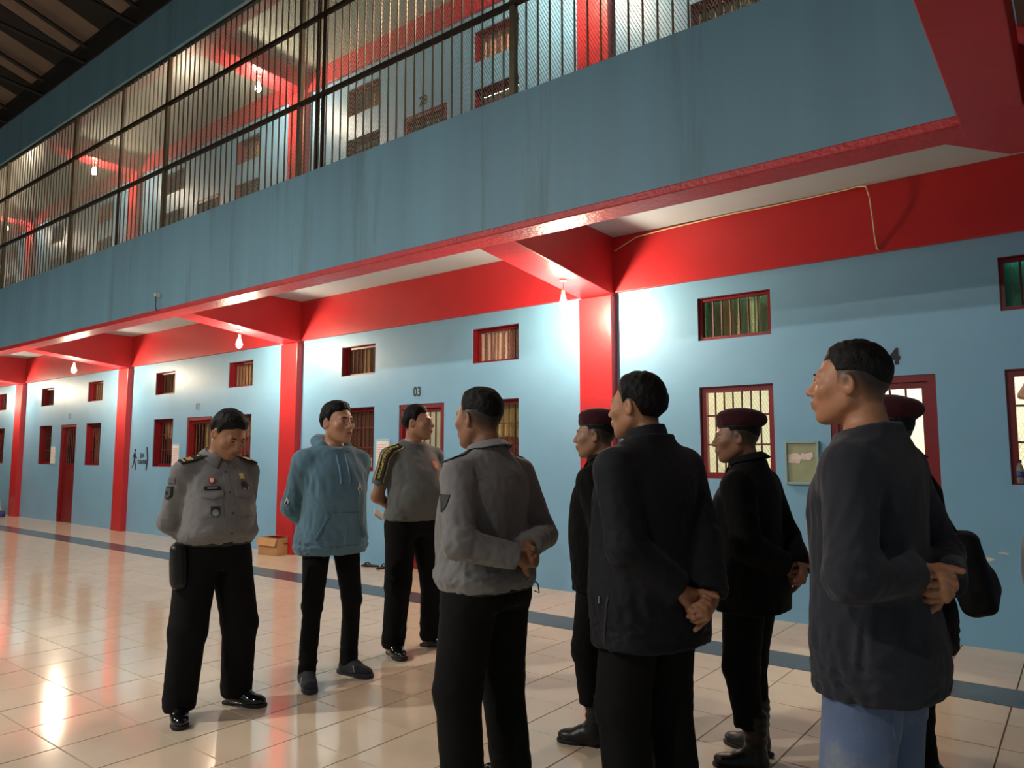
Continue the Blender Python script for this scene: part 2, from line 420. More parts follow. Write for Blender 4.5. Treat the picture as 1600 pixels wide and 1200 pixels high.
for R, nm in ((B1, 'farthest cell'), (B2, 'cell behind the bowed officer'), (B3, 'cell behind the hooded man')):
    for w, sd in ((SW, 'left'), (SW2, 'right')):
        a, b = cx(R, w)
        curtain(a, b, 2.42, 2.92, M_cur_pink if (R == B3 and w == SW2) else M_cur_brown, 'drapery in the small %s vent of the %s' % (sd, nm), group=g)
        if R == B1: curtain(a, b, 1.10, 2.02, M_cur_dark, 'dark brown cloth in the %s tall window of the %s' % (sd, nm), group=g)
        elif R == B2:
            curtain(a, b, 1.70, 2.05, M_cur_brown, 'tan cloth in %s tall window of the %s' % (sd, nm), group=g)
            curtain(a, b, 1.42, 1.70, M_cur_red, 'rust cloth mid %s tall window of the %s' % (sd, nm), .008, 3, W+.24, g)
        else:
            curtain(a, b, 1.62 if w == SW2 else 1.50, 2.05, M_cur_olive if w == SW2 else M_cur_dark, 'cloth across the top of the %s tall window of the %s' % (sd, nm), group=g)
            curtain(a, b, 1.38, 1.66, M_cur_red, 'reddish brown cloth in %s tall window of the %s' % (sd, nm), .010, 4, W+.25, g)
a, b = cx(B4, SW); curtain(a, b, 2.44, 2.92, M_cur_green, 'green and tan drapery in the vent left of the number 04', .02, 5)
a, b = cx(B4, SW2); curtain(a, b, 2.44, 2.92, M_cur_teal, 'teal and cream drapery in the vent at the right edge', .02, 5)
curtain(B2+DR[0]+.25, B2+DR[1]-.06, 1.30, 1.95, M_cur_olive, 'pale olive cloth behind the bars of the 02 door', .02, 4, W+.24)
curtain(B1+DR[0]+.1, B1+DR[1]-.06, 1.22, 1.95, M_cur_olive, 'pale cloth behind the bars of the leftmost door', .02, 4, W+.26)
o = curtain(B3+DR[1]-.30, B3+DR[1]-.08, 1.25, 1.95, mat('dark_shirt_cloth', (70, 72, 78), .9), 'dark shirt hanging behind the bars of the 03 door', .02, 2, W+.3)
gu = 'cloths hung behind the upper openings'
for R, nm in ((B1, 'the second upper bay'), (B2, 'the middle upper bay'), (B3, 'the upper cell numbered 28')):
    for w, sd in ((SW, 'left'), (SW2, 'right')):
        a, b = cx(R, w); m = M_cur_pink if (R == B3 and w == SW2) else M_cur_brown
        curtain(a, b, 6.15, 6.64, m, 'drapery in the small %s vent of %s' % (sd, nm), group=gu)
        curtain(a, b, 4.95, 5.80, m, 'drapery in the %s tall window of %s' % (sd, nm), group=gu)
a, b = cx(B4, SW); curtain(a, b, 4.95, 5.78, M_cur_olive, 'yellow tan drapery in the upper window above the parapet', group=gu)

# lamps inside the cells
for R, base, pw in ((B4, 0, 900.), (B3, 0, 300.), (B2, 0, 25.), (B1, 0, 12.), (B3, ZU, 60.), (B4, ZU, 60.), (B2, ZU, 20.), (B1, ZU, 20.)):
    t = cell_lamp(R, base, pw)
    where = {B4: 'brightly lit cell at the right', B3: 'cell behind the hooded man', B2: 'cell behind the bowed officer', B1: 'cell with the leftmost door'}[R]
    tag(t, 'tube lamp on the ceiling inside the %s%s' % ('upper room above ' if base else '', where), 'lamp', 'cell tube lamps')

# ------------------------------------------------------------------ security grille of the gallery
gr = empty('security_grille', (0, F0+.05, ZP)); tag(gr, 'steel security grille of vertical bars, rails and fine mesh above the blue parapet', 'grille')
GH = RF0-ZP
BARG = MB().box((-.006, -.006, 0), (.006, .006, GH)).mesh('grille_bar', M_steel)
x = -.60; nb = 0; bars = []
while x > -22.6: bars.append(x); x -= .1187
for x in bars: inst('bar', BARG, gr, (x, 0, 0))
POST = MB().box((-.025, -.025, 0), (.025, .025, GH)).mesh('grille_post', M_steel)
posts = [-.65+0-2.927*k for k in range(-0, 8)]
posts = [-3.58-2.927*k for k in range(-1, 7)]
for x in posts: inst('post', POST, gr, (x, 0, 0))
THIN = MB().box((-.014, -.014, 0), (.014, .014, GH)).mesh('grille_stile', M_rail)
for x in (-6.20, -10.75): inst('stile', THIN, gr, (x, -.01, 0))
inst('stile', THIN, gr, (-6.10, -.01, 0))
for z in (5.19, 6.08): MB().box((-23, -.03, z-ZP-.02), (-.5, .012, z-ZP+.02)).build('rail', M_rail, gr)
MB().box((-23, -.02, GH-.035), (-.5, .02, GH)).build('rail', M_rail, gr)
PM = mp_mesh('mesh_panel', 2.86, GH-.05, .0235, .0075, M_meshm)
for x in posts[:6]:
    o = inst('mesh_panel', PM, gr, (x-2.927+.03, .018, .02)); o['kind'] = 'stuff'
o = inst('mesh_panel', PM, gr, (posts[0]+.03, .018, .02)); o['kind'] = 'stuff'

# ------------------------------------------------------------------ hall roof on trusses
SL = .30; RY = F0+.10; RZ = 7.86
def roof_z(y): return RZ+(RY-y)*SL
rs = empty('roof_sheeting', (0, RY, RZ)); struct(rs); rs.name = 'ceiling_roof'
x = X0; i = 0
def rprism(a, b, dz):
    return MB().add([(a,RY+.8,roof_z(RY+.8)+dz),(b,RY+.8,roof_z(RY+.8)+dz),(b,-9,roof_z(-9)+dz),(a,-9,roof_z(-9)+dz),
                     (a,RY+.8,roof_z(RY+.8)+dz+.02),(b,RY+.8,roof_z(RY+.8)+dz+.02),(b,-9,roof_z(-9)+dz+.02),(a,-9,roof_z(-9)+dz+.02)],
                    [(0,3,2,1),(4,5,6,7),(0,1,5,4),(1,2,6,5),(2,3,7,6),(3,0,4,7)])
while x < X1+14:
    wd = 1.02 if i % 2 == 0 else .66
    o = rprism(x, x+wd-.01, 0 if i % 2 == 0 else -.01).build('roof_sheet', M_sheet if i % 2 == 0 else M_sheet_d, rs)
    o.matrix_parent_inverse = rs.matrix_world.inverted() if False else Matrix.Translation((0, -RY, -RZ))
    x += wd; i += 1
tr_label = ['dark steel roof truss %s' % s for s in ()]
def beam(m, a, b, r): m.tube([a, b], r, 6)
ORD = ['first', 'second', 'third', 'fourth', 'fifth', 'sixth', 'seventh']
tx = [-15.40, -13.72, -12.04, -10.36, -8.68, -17.08, -18.76]
for i, x in enumerate(tx):
    t = empty('roof_truss', (x, RY, RF1))
    tag(t, 'dark steel roof truss, %s counted from the far left end of the hall' % ORD[sorted(tx).index(x)], 'truss', 'roof trusses')
    y0, z0 = 0, roof_z(RY)-RF1-.10
    m = MB(); beam(m, (0, .1, z0-.03), (0, -12, z0+12*SL), .035); m.build('top_chord', M_dark, t)
    m = MB(); beam(m, (0, .1, -.0), (0, -12, 1.0), .032); m.build('bottom_chord', M_dark, t)
    for k in range(1, 9):
        yy = -1.35*k; m = MB(); beam(m, (0, yy, -yy*.0833), (0, yy, z0-yy*SL), .022); m.build('web', M_dark, t)
        m = MB(); beam(m, (0, yy, -yy*.0833), (0, yy-1.35, z0-(yy-1.35)*SL), .018); m.build('web', M_dark, t)
for k, yy in enumerate((-.1, -1.35, -2.7, -4.05, -5.4)):
    p = MB().box((X0, RY+yy-.03, roof_z(RY+yy)-.10), (8, RY+yy+.03, roof_z(RY+yy)-.012)).build('roof_purlin', M_dark)
    tag(p, 'long dark steel purlin under the hall roof, %s out from the wall' % ORD[k], 'purlin', 'roof purlins')
struct(MB().box((X0, F0-.02, RF1), (X1, F0+.22, RF1+.30)).build('trim_roof_gutter', M_dark))

# ------------------------------------------------------------------ bare bulbs
M_glow = mat('bulb_glow', (255, 236, 196), .3, emit=((255, 236, 204), BULB))
M_socket = mat('bulb_socket', (196, 196, 186), .5)
BULBM = MB().lathe([(.004, .0), (.013, .004), (.016, .02), (.024, .045), (.032, .068), (.030, .088), (.018, .104), (.004, .110)], n=14).mesh('bulb', M_glow)
def bulb(x, y, z, ztop, label):
    t = empty('light_bulb', (x, y, z)); tag(t, label, 'light bulb', 'bare bulbs along the galleries')
    b = inst('glass', BULBM, t, (0, 0, .05), scale=(1.3, 1.3, 1.3)); b.rotation_euler = (PI, 0, 0)
    b.data.polygons.foreach_set('use_smooth', [True]*len(b.data.polygons))
    MB().lathe([(.012, .045), (.019, .05), (.019, .095), (.008, .105)], n=10).build('socket', M_socket, t)
    MB().tube([(0, 0, .10), (.004, 0, (ztop-z)*.6+.04), (0, 0, ztop-z)], .003, 6).build('cord', M_black, t)
    MB().lathe([(.035, 0), (.035, -.012), (.02, -.018)], (0, 0, ztop-z+.002), n=12).build('ceiling_rose', M_socket, t)
ZB = lambda y: ZE+(ZTOP-.03-ZE)*(F1-.03-y)/(F1-.03-W-.02)
for k, (R, y) in enumerate(((B4, 5.85), (B3, 5.62), (B2, 5.56), (B1, 5.7), (B0, 5.7))):
    zt = ZE+(ZTOP-.03-ZE)*(y-(F1-.03))/(W+.02-(F1-.03))
    bulb(R-.2, y, zt-.20 if k == 0 else zt-.16, zt, ['glowing bulb under the red beam right of cell 03', 'glowing bulb under the red beam between cells 02 and 03', 'glowing bulb under the red beam left of cell 02', 'glowing bulb under the leftmost red beam in view', 'glowing bulb beyond the left edge of the gallery'][k])
for k, (R, y) in enumerate(((B4, 5.75), (B3, 5.77), (B2, 5.71), (B1, 5.95), (B0, 5.8))):
    bulb(R-.2, y, UB+.03-.15, UB+.035, ['glowing bulb of the upper gallery beside the red pillar right of 28', 'glowing bulb behind the grille, the largest upstairs', 'glowing bulb behind the grille, second from the left edge', 'glowing bulb behind the grille at the left edge', 'glowing bulb far along the upper gallery'][k])

# ------------------------------------------------------------------ unseen pendant lamps, added to light parapet, floor and people
def unseen_hall_lamp(x, y, z, power, label, colr=(1, .95, .87)):
    t = empty('unseen_hall_lamp', (x, y, z)); tag(t, label, 'lamp', 'unseen added hall lamps')
    MB().lathe([(.03, .34), (.05, .30), (.09, .22), (.24, .02), (.25, .0), (.235, .0), (.08, .20), (.02, .22)], n=20).build('shade', mat('lamp_shade_grey', (120, 122, 120), .4, metal=.5), t, smooth=True)
    MB().tube([(0, 0, .33), (0, 0, roof_z(y)-z-.02)], .008, 6).build('rod', M_dark, t)
    d = bpy.data.lights.new('unseen_hall_light', 'POINT'); d.energy = power; d.color = colr; d.shadow_soft_size = .07
    l = bpy.data.objects.new('unseen_hall_light', d); link(l, t); l.location = (0, 0, .045)  # light sits inside the added shade, so roof and roof edge stay dark
unseen_hall_lamp(-6.6, -1.8, 5.4, HALL*8, 'unseen pendant lamp added over the hall to the left of the photographer')
unseen_hall_lamp(-13.5, -1.6, 5.4, HALL*5, 'unseen pendant lamp added over the far left of the hall')
unseen_hall_lamp(-2.2, -3.6, 5.4, HALL*3.6, 'unseen pendant lamp added over the hall behind the photographer')
# back wall of the hall behind the photographer
struct(MB().box((X0, -9.3, 0), (X1, -9.0, 12)).build('wall_hall_front', M_wall))
struct(MB().box((X1, -9.0, 0), (X1+.2, 10, 12)).build('wall_right', M_wall))

# ------------------------------------------------------------------ numbers, signs and small fittings
def wall_text(name, txt, x, z, size, m, label, bold=.0, sx=1.):
    me = text_mesh(txt, size, .004, bold=bold); me.materials.clear(); me.materials.append(m)
    o = bpy.data.objects.new(name, me); link(o); o.location = (x, W-.0015, z); o.rotation_euler = (PI/2, 0, 0); o.scale = (sx, 1, 1)
    tag(o, label, 'number'); return o
wall_text('door_number', '03', -6.59, 2.20, .175, M_black, 'black number 03 painted above a cell door', .003, .8)
wall_text('door_number', '04', -1.215, 2.20, .175, M_black, 'black number 04 painted above the door at the right', .007, .95)
wall_text('door_number', '02', -11.82, 2.22, .17, M_grey_letter, 'faded grey number 02 above a cell door', .0, .8)
wall_text('door_number', '01', -16.95, 2.22, .17, M_grey_letter, 'faded grey number 01 above the leftmost door', .002, .8)
wall_text('door_number', '28', -6.55, 6.01, .175, M_black, 'black number 28 painted above an upper door', .006, .85)
sg = empty('wall_sign', (-13.76, W, 1.34)); tag(sg, 'black stencilled walking figure, words and chevron on the blue wall', 'sign')
def flat(poly, name, parent, m, y=-.003):
    return MB().prism(poly, 1, y, .002).build(name, m, parent)
fg = [(-.30,.19,.028)]
MB().lathe([(.001, -.004), (.03, -.004), (.03, .0), (.001, .0)], n=12).build('figure_head', M_black, sg).location = (-.205, -.002, .155)
bpy.data.objects[sg.children[-1].name].rotation_euler = (PI/2, 0, 0)
flat([(-.24,.11),(-.20,.12),(-.16,.04),(-.12,.02),(-.13,0),(-.19,.02),(-.19,-.05),(-.15,-.12),(-.16,-.21),(-.185,-.21),(-.185,-.12),(-.22,-.06),(-.25,-.12),(-.30,-.17),(-.31,-.15),(-.27,-.10),(-.25,-.03),(-.25,.06),(-.29,.0),(-.31,.01)], 'figure_body', sg, M_black)
flat([(.22,.21),(.26,.21),(.31,.0),(.26,-.21),(.22,-.21),(.26,.0)], 'chevron', sg, M_black)
for tx_, zz, sz in (('JLN', .055, .11), ('TUNDUK', -.065, .105)):
    me = text_mesh(tx_, sz, .004, bold=.003); me.materials.clear(); me.materials.append(M_black)
    o = bpy.data.objects.new('sign_word', me); link(o, sg); o.location = (.07, -.0015, zz); o.rotation_euler = (PI/2, 0, 0); o.scale = (.8, 1, 1)

def notice(x, z, w, h, label):
    t = empty('notice_board', (x, W, z)); tag(t, label, 'notice')
    MB().box((0, -.012, 0), (w, 0, h)).build('backing', M_paleblue, t, bevel=.003)
    MB().box((.03, -.015, .03), (w-.03, -.012, h-.03)).build('sheet', M_white, t)
    for i in range(9):
        zz = h-.07-i*(h-.12)/9
        MB().box((.05, -.0165, zz-.012), (w-.05, -.015, zz)).build('printed_row', M_paperpink, t)
notice(-12.60, 1.20, .26, .40, 'white printed list in a pale frame left of the 02 door')
notice(-17.83, 1.20, .26, .40, 'white printed list in a pale frame left of the leftmost door')
notice(-7.34, 1.22, .28, .40, 'white printed list on the wall left of the 03 door')
t = empty('notice_case', (-2.06, W, 1.165)); tag(t, 'olive green notice case with torn papers between window and door 04', 'notice board')
w2, h2 = .285, .37
MB().box((.02, -.02, .02), (w2-.02, 0, h2-.02)).build('backing', M_glass_green, t)
MB().box((0, -.035, 0), (.02, 0, h2)).box((w2-.02, -.035, 0), (w2, 0, h2)).box((.02, -.035, 0), (w2-.02, 0, .02)).box((.02, -.035, h2-.02), (w2-.02, 0, h2)).build('frame', mat('grey_green_frame', (140, 168, 168), .5), t, bevel=.003)
for pol in ([(.03,.21),(.13,.20),(.135,.245),(.10,.27),(.03,.255)], [(.13,.215),(.21,.205),(.235,.24),(.225,.275),(.17,.26),(.14,.27)], [(.03,.185),(.125,.18),(.125,.20),(.03,.205)]):
    MB().prism(pol, 1, -.023, -.0205).build('torn_paper', mat('torn_paper', (220, 206, 200), .8, .1, 30), t)

# cable looped along the top of the red band
pts = [(-3.70, W-.06, 3.50), (-3.62, W-.066, 3.53), (-3.44, W-.066, 3.60), (-3.1, W-.066, 3.62), (-2.88, W-.066, 3.625), (-2.44, W-.066, 3.638), (-2.1, W-.066, 3.632), (-1.75, W-.066, 3.638), (-1.45, W-.07, 3.641), (-1.37, W-.09, 3.642), (-1.30, W-.11, 3.62), (-1.275, W-.12, 3.52), (-1.262, W-.11, 3.35), (-1.258, W-.08, 3.2), (-1.25, W-.056, 3.10), (-1.235, W-.056, 3.085)]
c = MB().tube(pts, .0065, 6).build('cable', M_cable, smooth=True); tag(c, 'cream electric cable looping down the red band at the right', 'cable')
# insulator hook on the parapet
t = empty('insulator_hook', (-9.31, F0, 3.46)); tag(t, 'small porcelain hook with a wire loop on the blue parapet', 'hook')
MB().lathe([(.01, 0), (.03, .005), (.03, .03), (.018, .04), (.028, .05), (.022, .07), (.006, .075)], n=12).build('insulator', M_socket, t).rotation_euler = (PI/2, 0, 0)
MB().tube([(0, -.05, 0), (.02, -.06, -.06), (.028, -.06, -.12), (.008, -.055, -.18), (.0, -.03, -.215), (-.02, -.05, -.13), (-.01, -.05, -.03), (0, -.05, 0)], .004, 6).build('wire_loop', M_rail, t)
# paint flakes
for nm, poly, yy, lb in (('paint_chip', [(-4.105,.98),(-4.06,.99),(-4.045,.93),(-4.03,.93),(-4.035,.88),(-4.06,.80),(-4.075,.87),(-4.105,.88)], W-.105, 'bare plaster patch on the edge of the red pillar'),
    ('paint_chip', [(-.70,.64),(-.66,.665),(-.60,.662),(-.565,.65),(-.60,.635),(-.66,.63)], W, 'bare plaster chip low on the wall, larger of two'), ('paint_chip', [(-.555,.70),(-.53,.71),(-.48,.70),(-.49,.69)], W, 'bare plaster chip low on the wall, smaller of two')):
    o = MB().prism(poly, 1, yy-.002, yy+.001).build(nm, M_plaster); tag(o, lb, 'paint chip')
# cardboard carton by the pillar
t = empty('cardboard_carton', (-9.42, 6.20, 0), .10); tag(t, 'open brown carton with red print at the foot of the pillar', 'box')
bw, bd, bh = .40, .26, .24
MB().box((0, 0, 0), (bw, bd, .012)).box((0, 0, .012), (bw, .006, bh)).box((0, bd-.006, .012), (bw, bd, bh)).box((0, .006, .012), (.006, bd-.006, bh)).box((bw-.006, .006, .012), (bw, bd-.006, bh)).build('body', M_card, t)
MB().box((0, -.0015, .002), (bw*.38, 0, .085)).box((bw*.46, -.0015, .002), (bw, 0, .085)).box((bw, .004, .002), (bw+.0015, bd, .06)).build('print', M_cardred, t)
MB().add([(0,-.002,bh),(bw,-.002,bh),(bw,-.05,bh-.10),(0,-.05,bh-.10),(0,-.006,bh),(bw,-.006,bh),(bw,-.054,bh-.10),(0,-.054,bh-.10)], [(0,1,2,3),(7,6,5,4),(0,4,5,1),(1,5,6,2),(2,6,7,3),(3,7,4,0)]).build('flap', M_card, t)
MB().add([(0,bd,bh),(bw,bd,bh),(bw,bd-.10,bh+.015),(0,bd-.10,bh+.015),(0,bd,bh+.005),(bw,bd,bh+.005),(bw,bd-.10,bh+.02),(0,bd-.10,bh+.02)], [(0,1,2,3),(7,6,5,4),(0,4,5,1),(1,5,6,2),(2,6,7,3),(3,7,4,0)]).build('flap', M_card, t)
MB().lathe([(.001, 0), (.035, 0), (.035, .002), (.001, .002)], n=14).build('hand_hole', M_black, t).location = (bw+.0005, bd*.55, bh*.66)
t.children[-1].rotation_euler = (0, PI/2, 0)
# sandals at the foot of the wall
M_rub = mat('dark_rubber', (34, 28, 28), .7)
def sandal(x, y, rz, label):
    t = empty('sandal', (x, y, 0), rz); tag(t, label, 'sandal', 'sandals by the wall')
    out = [(.045*math.sin(a)*(1.15 if math.cos(a) > 0 else .85), .13*math.cos(a)) for a in [2*PI*i/16 for i in range(16)]]
    MB().prism(out, 2, 0, .022).build('sole', M_rub, t, bevel=.004)
    MB().tube([(-.048, .02, .02), (-.03, .05, .05), (0, .085, .026)], .009, 6).build('strap', M_rub, t)
    MB().tube([(.048, .02, .02), (.03, .05, .05), (0, .085, .026)], .009, 6).build('strap', M_rub, t)
sandal(-7.50, 6.30, .5, 'dark rubber sandal nearer the hooded man by the wall'); sandal(-7.26, 6.40, 1.9, 'dark rubber sandal lying across its pair by the wall')
sandal(-7.02, 6.40, .2, 'dark rubber sandal farthest right by the wall')
# bundles in the far corner
def lump(name, c, s, m, seed, label, cat):
    rnd = random.Random(seed); bm = bmesh.new(); bmesh.ops.create_icosphere(bm, subdivisions=3, radius=1)
    ph = [rnd.uniform(0, 6) for _ in range(6)]
    for v in bm.verts:
        k = 1+.16*math.sin(3*v.co.x+ph[0])*math.sin(4*v.co.y+ph[1])+.10*math.sin(7*v.co.z+5*v.co.x+ph[2])+.05*math.sin(13*v.co.y+ph[3])
        v.co = Vector((v.co.x*s[0]*k, v.co.y*s[1]*k, max(0, (v.co.z+.55)*s[2]*k)))
    me = bpy.data.meshes.new(name); bm.to_mesh(me); bm.free(); me.materials.append(m)
    me.polygons.foreach_set('use_smooth', [True]*len(me.polygons))
    o = bpy.data.objects.new(name, me); link(o); o.location = c; tag(o, label, cat)
lump('cloth_bundle', (-19.62, 6.20, 0), (.16, .10, .10), mat('navy_cloth', (44, 56, 120), .9), 3, 'navy cloth bundle at the foot of the farthest pillar', 'bundle')
lump('plastic_bag', (-20.02, 6.25, 0), (.13, .11, .26), mat('white_plastic_bag', (206, 206, 200), .4), 5, 'white plastic bag by the farthest pillar', 'bag')
lump('dark_bundle', (-20.38, 6.22, 0), (.14, .12, .09), M_rub, 6, 'dark bundle at the left edge by the far wall', 'bundle')
# bottle on the sill of the right-hand window
t = empty('water_bottle', (-.385, W+.02, 1.208)); tag(t, 'small clear water bottle with blue label on the window sill at the right', 'bottle')
MB().lathe([(.02, 0), (.026, .004), (.026, .10), (.022, .125), (.011, .145), (.011, .155)], n=14).build('body', mat('clear_plastic', (225, 232, 235), .12, trans=.8), t, smooth=True)
MB().lathe([(.0268, .045), (.0268, .09)], n=14).build('label_band', mat('blue_label', (50, 70, 120), .5), t, smooth=True)
MB().lathe([(.013, .153), (.013, .172)], n=12).build('cap', M_black, t)
t = empty('water_bottle', (-.335, W+.02, 1.208)); tag(t, 'clear plastic cup bottle beside the labelled bottle on the sill', 'bottle')
MB().lathe([(.018, 0), (.024, .004), (.024, .05), (.010, .08), (.010, .09)], n=14).build('body', mat('clear_plastic', (225, 232, 235), .12, trans=.8), t, smooth=True)
MB().lathe([(.012, .088), (.012, .102)], n=12).build('cap', M_white, t)
# ================================================================== people
# --- distance fields on point arrays
def v3(*a): return np.array(a, np.float32)
def ln(p): return np.sqrt(np.einsum('ij,ij->i', p, p))
def cap(P, a, b, ra, rb):
    ax, ay, az = [np.float32(q) for q in a]; dx, dy, dz = [np.float32(q-w) for q, w in zip(b, a)]
    x = P[:, 0]-ax; y = P[:, 1]-ay; z = P[:, 2]-az; i = np.float32(1/max(float(dx*dx+dy*dy+dz*dz), 1e-9))
    t = x*(dx*i); t += y*(dy*i); t += z*(dz*i); np.clip(t, 0, 1, out=t)
    x -= t*dx; y -= t*dy; z -= t*dz
    x *= x; y *= y; z *= z; x += y; x += z; np.sqrt(x, out=x)
    t *= np.float32(rb-ra); x -= t; x -= np.float32(ra); return x
def ell(P, c, r, R=None):
    q = P-v3(*c)
    if R is not None: q = q@R
    r = v3(*r); k0 = ln(q/r); k1 = ln(q/(r*r))
    return k0*(k0-1)/np.maximum(k1, 1e-6)
def rbox(P, c, h, rd, R=None):
    q = P-v3(*c)
    if R is not None: q = q@R
    q = np.abs(q)-(v3(*h)-rd)
    return ln(np.maximum(q, 0))+np.minimum(q.max(1), 0)-rd
def smin(a, b, k):
    h = np.maximum(k-np.abs(a-b), 0)/k
    return np.minimum(a, b)-h*h*k*.25
def smax(a, b, k): return -smin(-a, -b, k)
def rot(ax, ay, az):
    return np.array(Euler((ax, ay, az)).to_matrix(), np.float32)
def smoothtab(tab, n=60):
    tab = np.array(tab, float); z = np.linspace(tab[0, 0], tab[-1, 0], n); out = [z]
    for c in range(1, tab.shape[1]):
        y = np.interp(z, tab[:, 0], tab[:, c]); k = np.array([1, 2, 3, 2, 1.])/9
        out.append(np.convolve(np.r_[y[0], y[0], y, y[-1], y[-1]], k, 'valid'))
    return np.array(out, np.float32).T
def loft(P, tab, e=2.4):
    z = P[:, 2]; zz = np.clip(z, tab[0, 0], tab[-1, 0])
    a = np.interp(zz, tab[:, 0], tab[:, 1]); b = np.interp(zz, tab[:, 0], tab[:, 2]); cy = np.interp(zz, tab[:, 0], tab[:, 3])
    q = ((np.abs(P[:, 0])/a)**e+(np.abs(P[:, 1]-cy)/b)**e)**(1/e)
    d = (q-1)*np.minimum(a, b)
    return np.maximum(d, np.maximum(z-tab[-1, 0], tab[0, 0]-z)).astype(np.float32)
_rn = np.random.RandomState(3)
_W = _rn.normal(size=(14, 3)).astype(np.float32); _W /= np.linalg.norm(_W, axis=1)[:, None]; _PH = _rn.uniform(0, 6.28, 14).astype(np.float32)
def wob(P, wl, seed=0, n=5, st=(1, 1, 1)):
    s = np.zeros(len(P), np.float32); Q = P*v3(*st)
    for i in range(n):
        k = (i+seed*3) % 14; f = 6.283/(wl*(.7+.15*i))
        s += np.sin(Q@_W[k]*f+_PH[(k+seed) % 14]+1.3*np.sin(Q@_W[(k+5) % 14]*f*.6))
    return s/n
# --- surface nets on a rectilinear grid
def axis(lo, hi, coarse, fine=None, zones=()):
    out = [lo]; x = lo
    while x < hi:
        s = coarse
        for a, b in zones:
            if a-1e-6 <= x < b: s = fine
        x += s; out.append(x)
    n = (len(out)-1) % 4
    for _ in range((4-n) % 4): x += coarse; out.append(x)
    return np.array(out, np.float32)
def polygonise(f, xs, ys, zs):
    c = [a[::4] for a in (xs, ys, zs)]; sh = tuple(len(a) for a in c)
    G = np.stack(np.meshgrid(*c, indexing='ij'), -1).reshape(-1, 3)
    C = f(G).reshape(sh)
    n = [s-1 for s in sh]
    mn = None; lo = None
    for i in (0, 1):
        for j in (0, 1):
            for k in (0, 1):
                q = C[i:n[0]+i, j:n[1]+j, k:n[2]+k]; mn = np.abs(q) if mn is None else np.minimum(mn, np.abs(q))
    diag = np.sqrt(np.diff(c[0])[:, None, None]**2+np.diff(c[1])[None, :, None]**2+np.diff(c[2])[None, None, :]**2)
    act = mn < diag*1.7
    fs = (len(xs), len(ys), len(zs)); Fd = np.empty(fs, np.float32)
    up = C[:-1, :-1, :-1].repeat(4, 0).repeat(4, 1).repeat(4, 2)
    Fd[:-1, :-1, :-1] = up; Fd[-1] = 1; Fd[:, -1] = 1; Fd[:, :, -1] = 1
    m = np.zeros(fs, bool); aa = act.repeat(4, 0).repeat(4, 1).repeat(4, 2)
    m[:-1, :-1, :-1] |= aa; m[1:, :-1, :-1] |= aa; m[:-1, 1:, :-1] |= aa; m[:-1, :-1, 1:] |= aa
    m[1:, 1:, :-1] |= aa; m[1:, :-1, 1:] |= aa; m[:-1, 1:, 1:] |= aa; m[1:, 1:, 1:] |= aa
    I = np.nonzero(m); Fd[I] = f(np.stack([xs[I[0]], ys[I[1]], zs[I[2]]], 1).astype(np.float32))
    Fd[0] = Fd[-1] = 1; Fd[:, 0] = Fd[:, -1] = 1; Fd[:, :, 0] = Fd[:, :, -1] = 1
    S = (Fd < 0)
    s8 = S.astype(np.uint8); cnt = sum(s8[i:fs[0]-1+i, j:fs[1]-1+j, k:fs[2]-1+k] for i in (0, 1) for j in (0, 1) for k in (0, 1))
    ci = np.nonzero((cnt > 0) & (cnt < 8)); N = len(ci[0])
    vid = np.full(cnt.shape, -1, np.int32); vid[ci] = np.arange(N)
    acc = np.zeros((N, 3), np.float64); w = np.zeros(N)
    corner = [(i, j, k) for i in (0, 1) for j in (0, 1) for k in (0, 1)]
    val = {q: Fd[ci[0]+q[0], ci[1]+q[1], ci[2]+q[2]] for q in corner}
    pos = {q: np.stack([xs[ci[0]+q[0]], ys[ci[1]+q[1]], zs[ci[2]+q[2]]], 1) for q in corner}
    for a in corner:
        for ax in range(3):
            if a[ax] == 0:
                b = list(a); b[ax] = 1; b = tuple(b); va, vb = val[a], val[b]; mk = (va < 0) != (vb < 0)
                t = np.where(mk, va/np.where(mk, va-vb, 1), 0)[:, None]
                acc += np.where(mk[:, None], pos[a]+(pos[b]-pos[a])*t, 0); w += mk
    V = acc/w[:, None]
    quads = []
    for ax in range(3):
        u, v = (ax+1) % 3, (ax+2) % 3
        sl0 = [slice(None)]*3; sl1 = [slice(None)]*3; sl0[ax] = slice(0, -1); sl1[ax] = slice(1, None)
        d = S[tuple(sl0)] != S[tuple(sl1)]
        for q in (u, v):
            e = [slice(None)]*3; e[q] = 0; d[tuple(e)] = False; e[q] = -1; d[tuple(e)] = False
        E = list(np.nonzero(d)); inside = S[tuple(sl0)][tuple(E)]
        def cellid(du, dv):
            q = [x.copy() for x in E]; q[u] = q[u]-du; q[v] = q[v]-dv; return vid[q[0], q[1], q[2]]
        a, b, c2, d2 = cellid(1, 1), cellid(0, 1), cellid(0, 0), cellid(1, 0)
        Q = np.stack([a, b, c2, d2], 1); Q[~inside] = Q[~inside][:, ::-1]; quads.append(Q)
    return V, np.concatenate(quads)
def relax(V, Q, it=1, lam=.5):
    for _ in range(it):
        S = np.zeros_like(V); n = np.zeros(len(V))
        for a, b in ((0, 1), (1, 2), (2, 3), (3, 0)):
            np.add.at(S, Q[:, a], V[Q[:, b]]); np.add.at(n, Q[:, a], 1); np.add.at(S, Q[:, b], V[Q[:, a]]); np.add.at(n, Q[:, b], 1)
        V = V+lam*(S/np.maximum(n, 1)[:, None]-V)
    return V
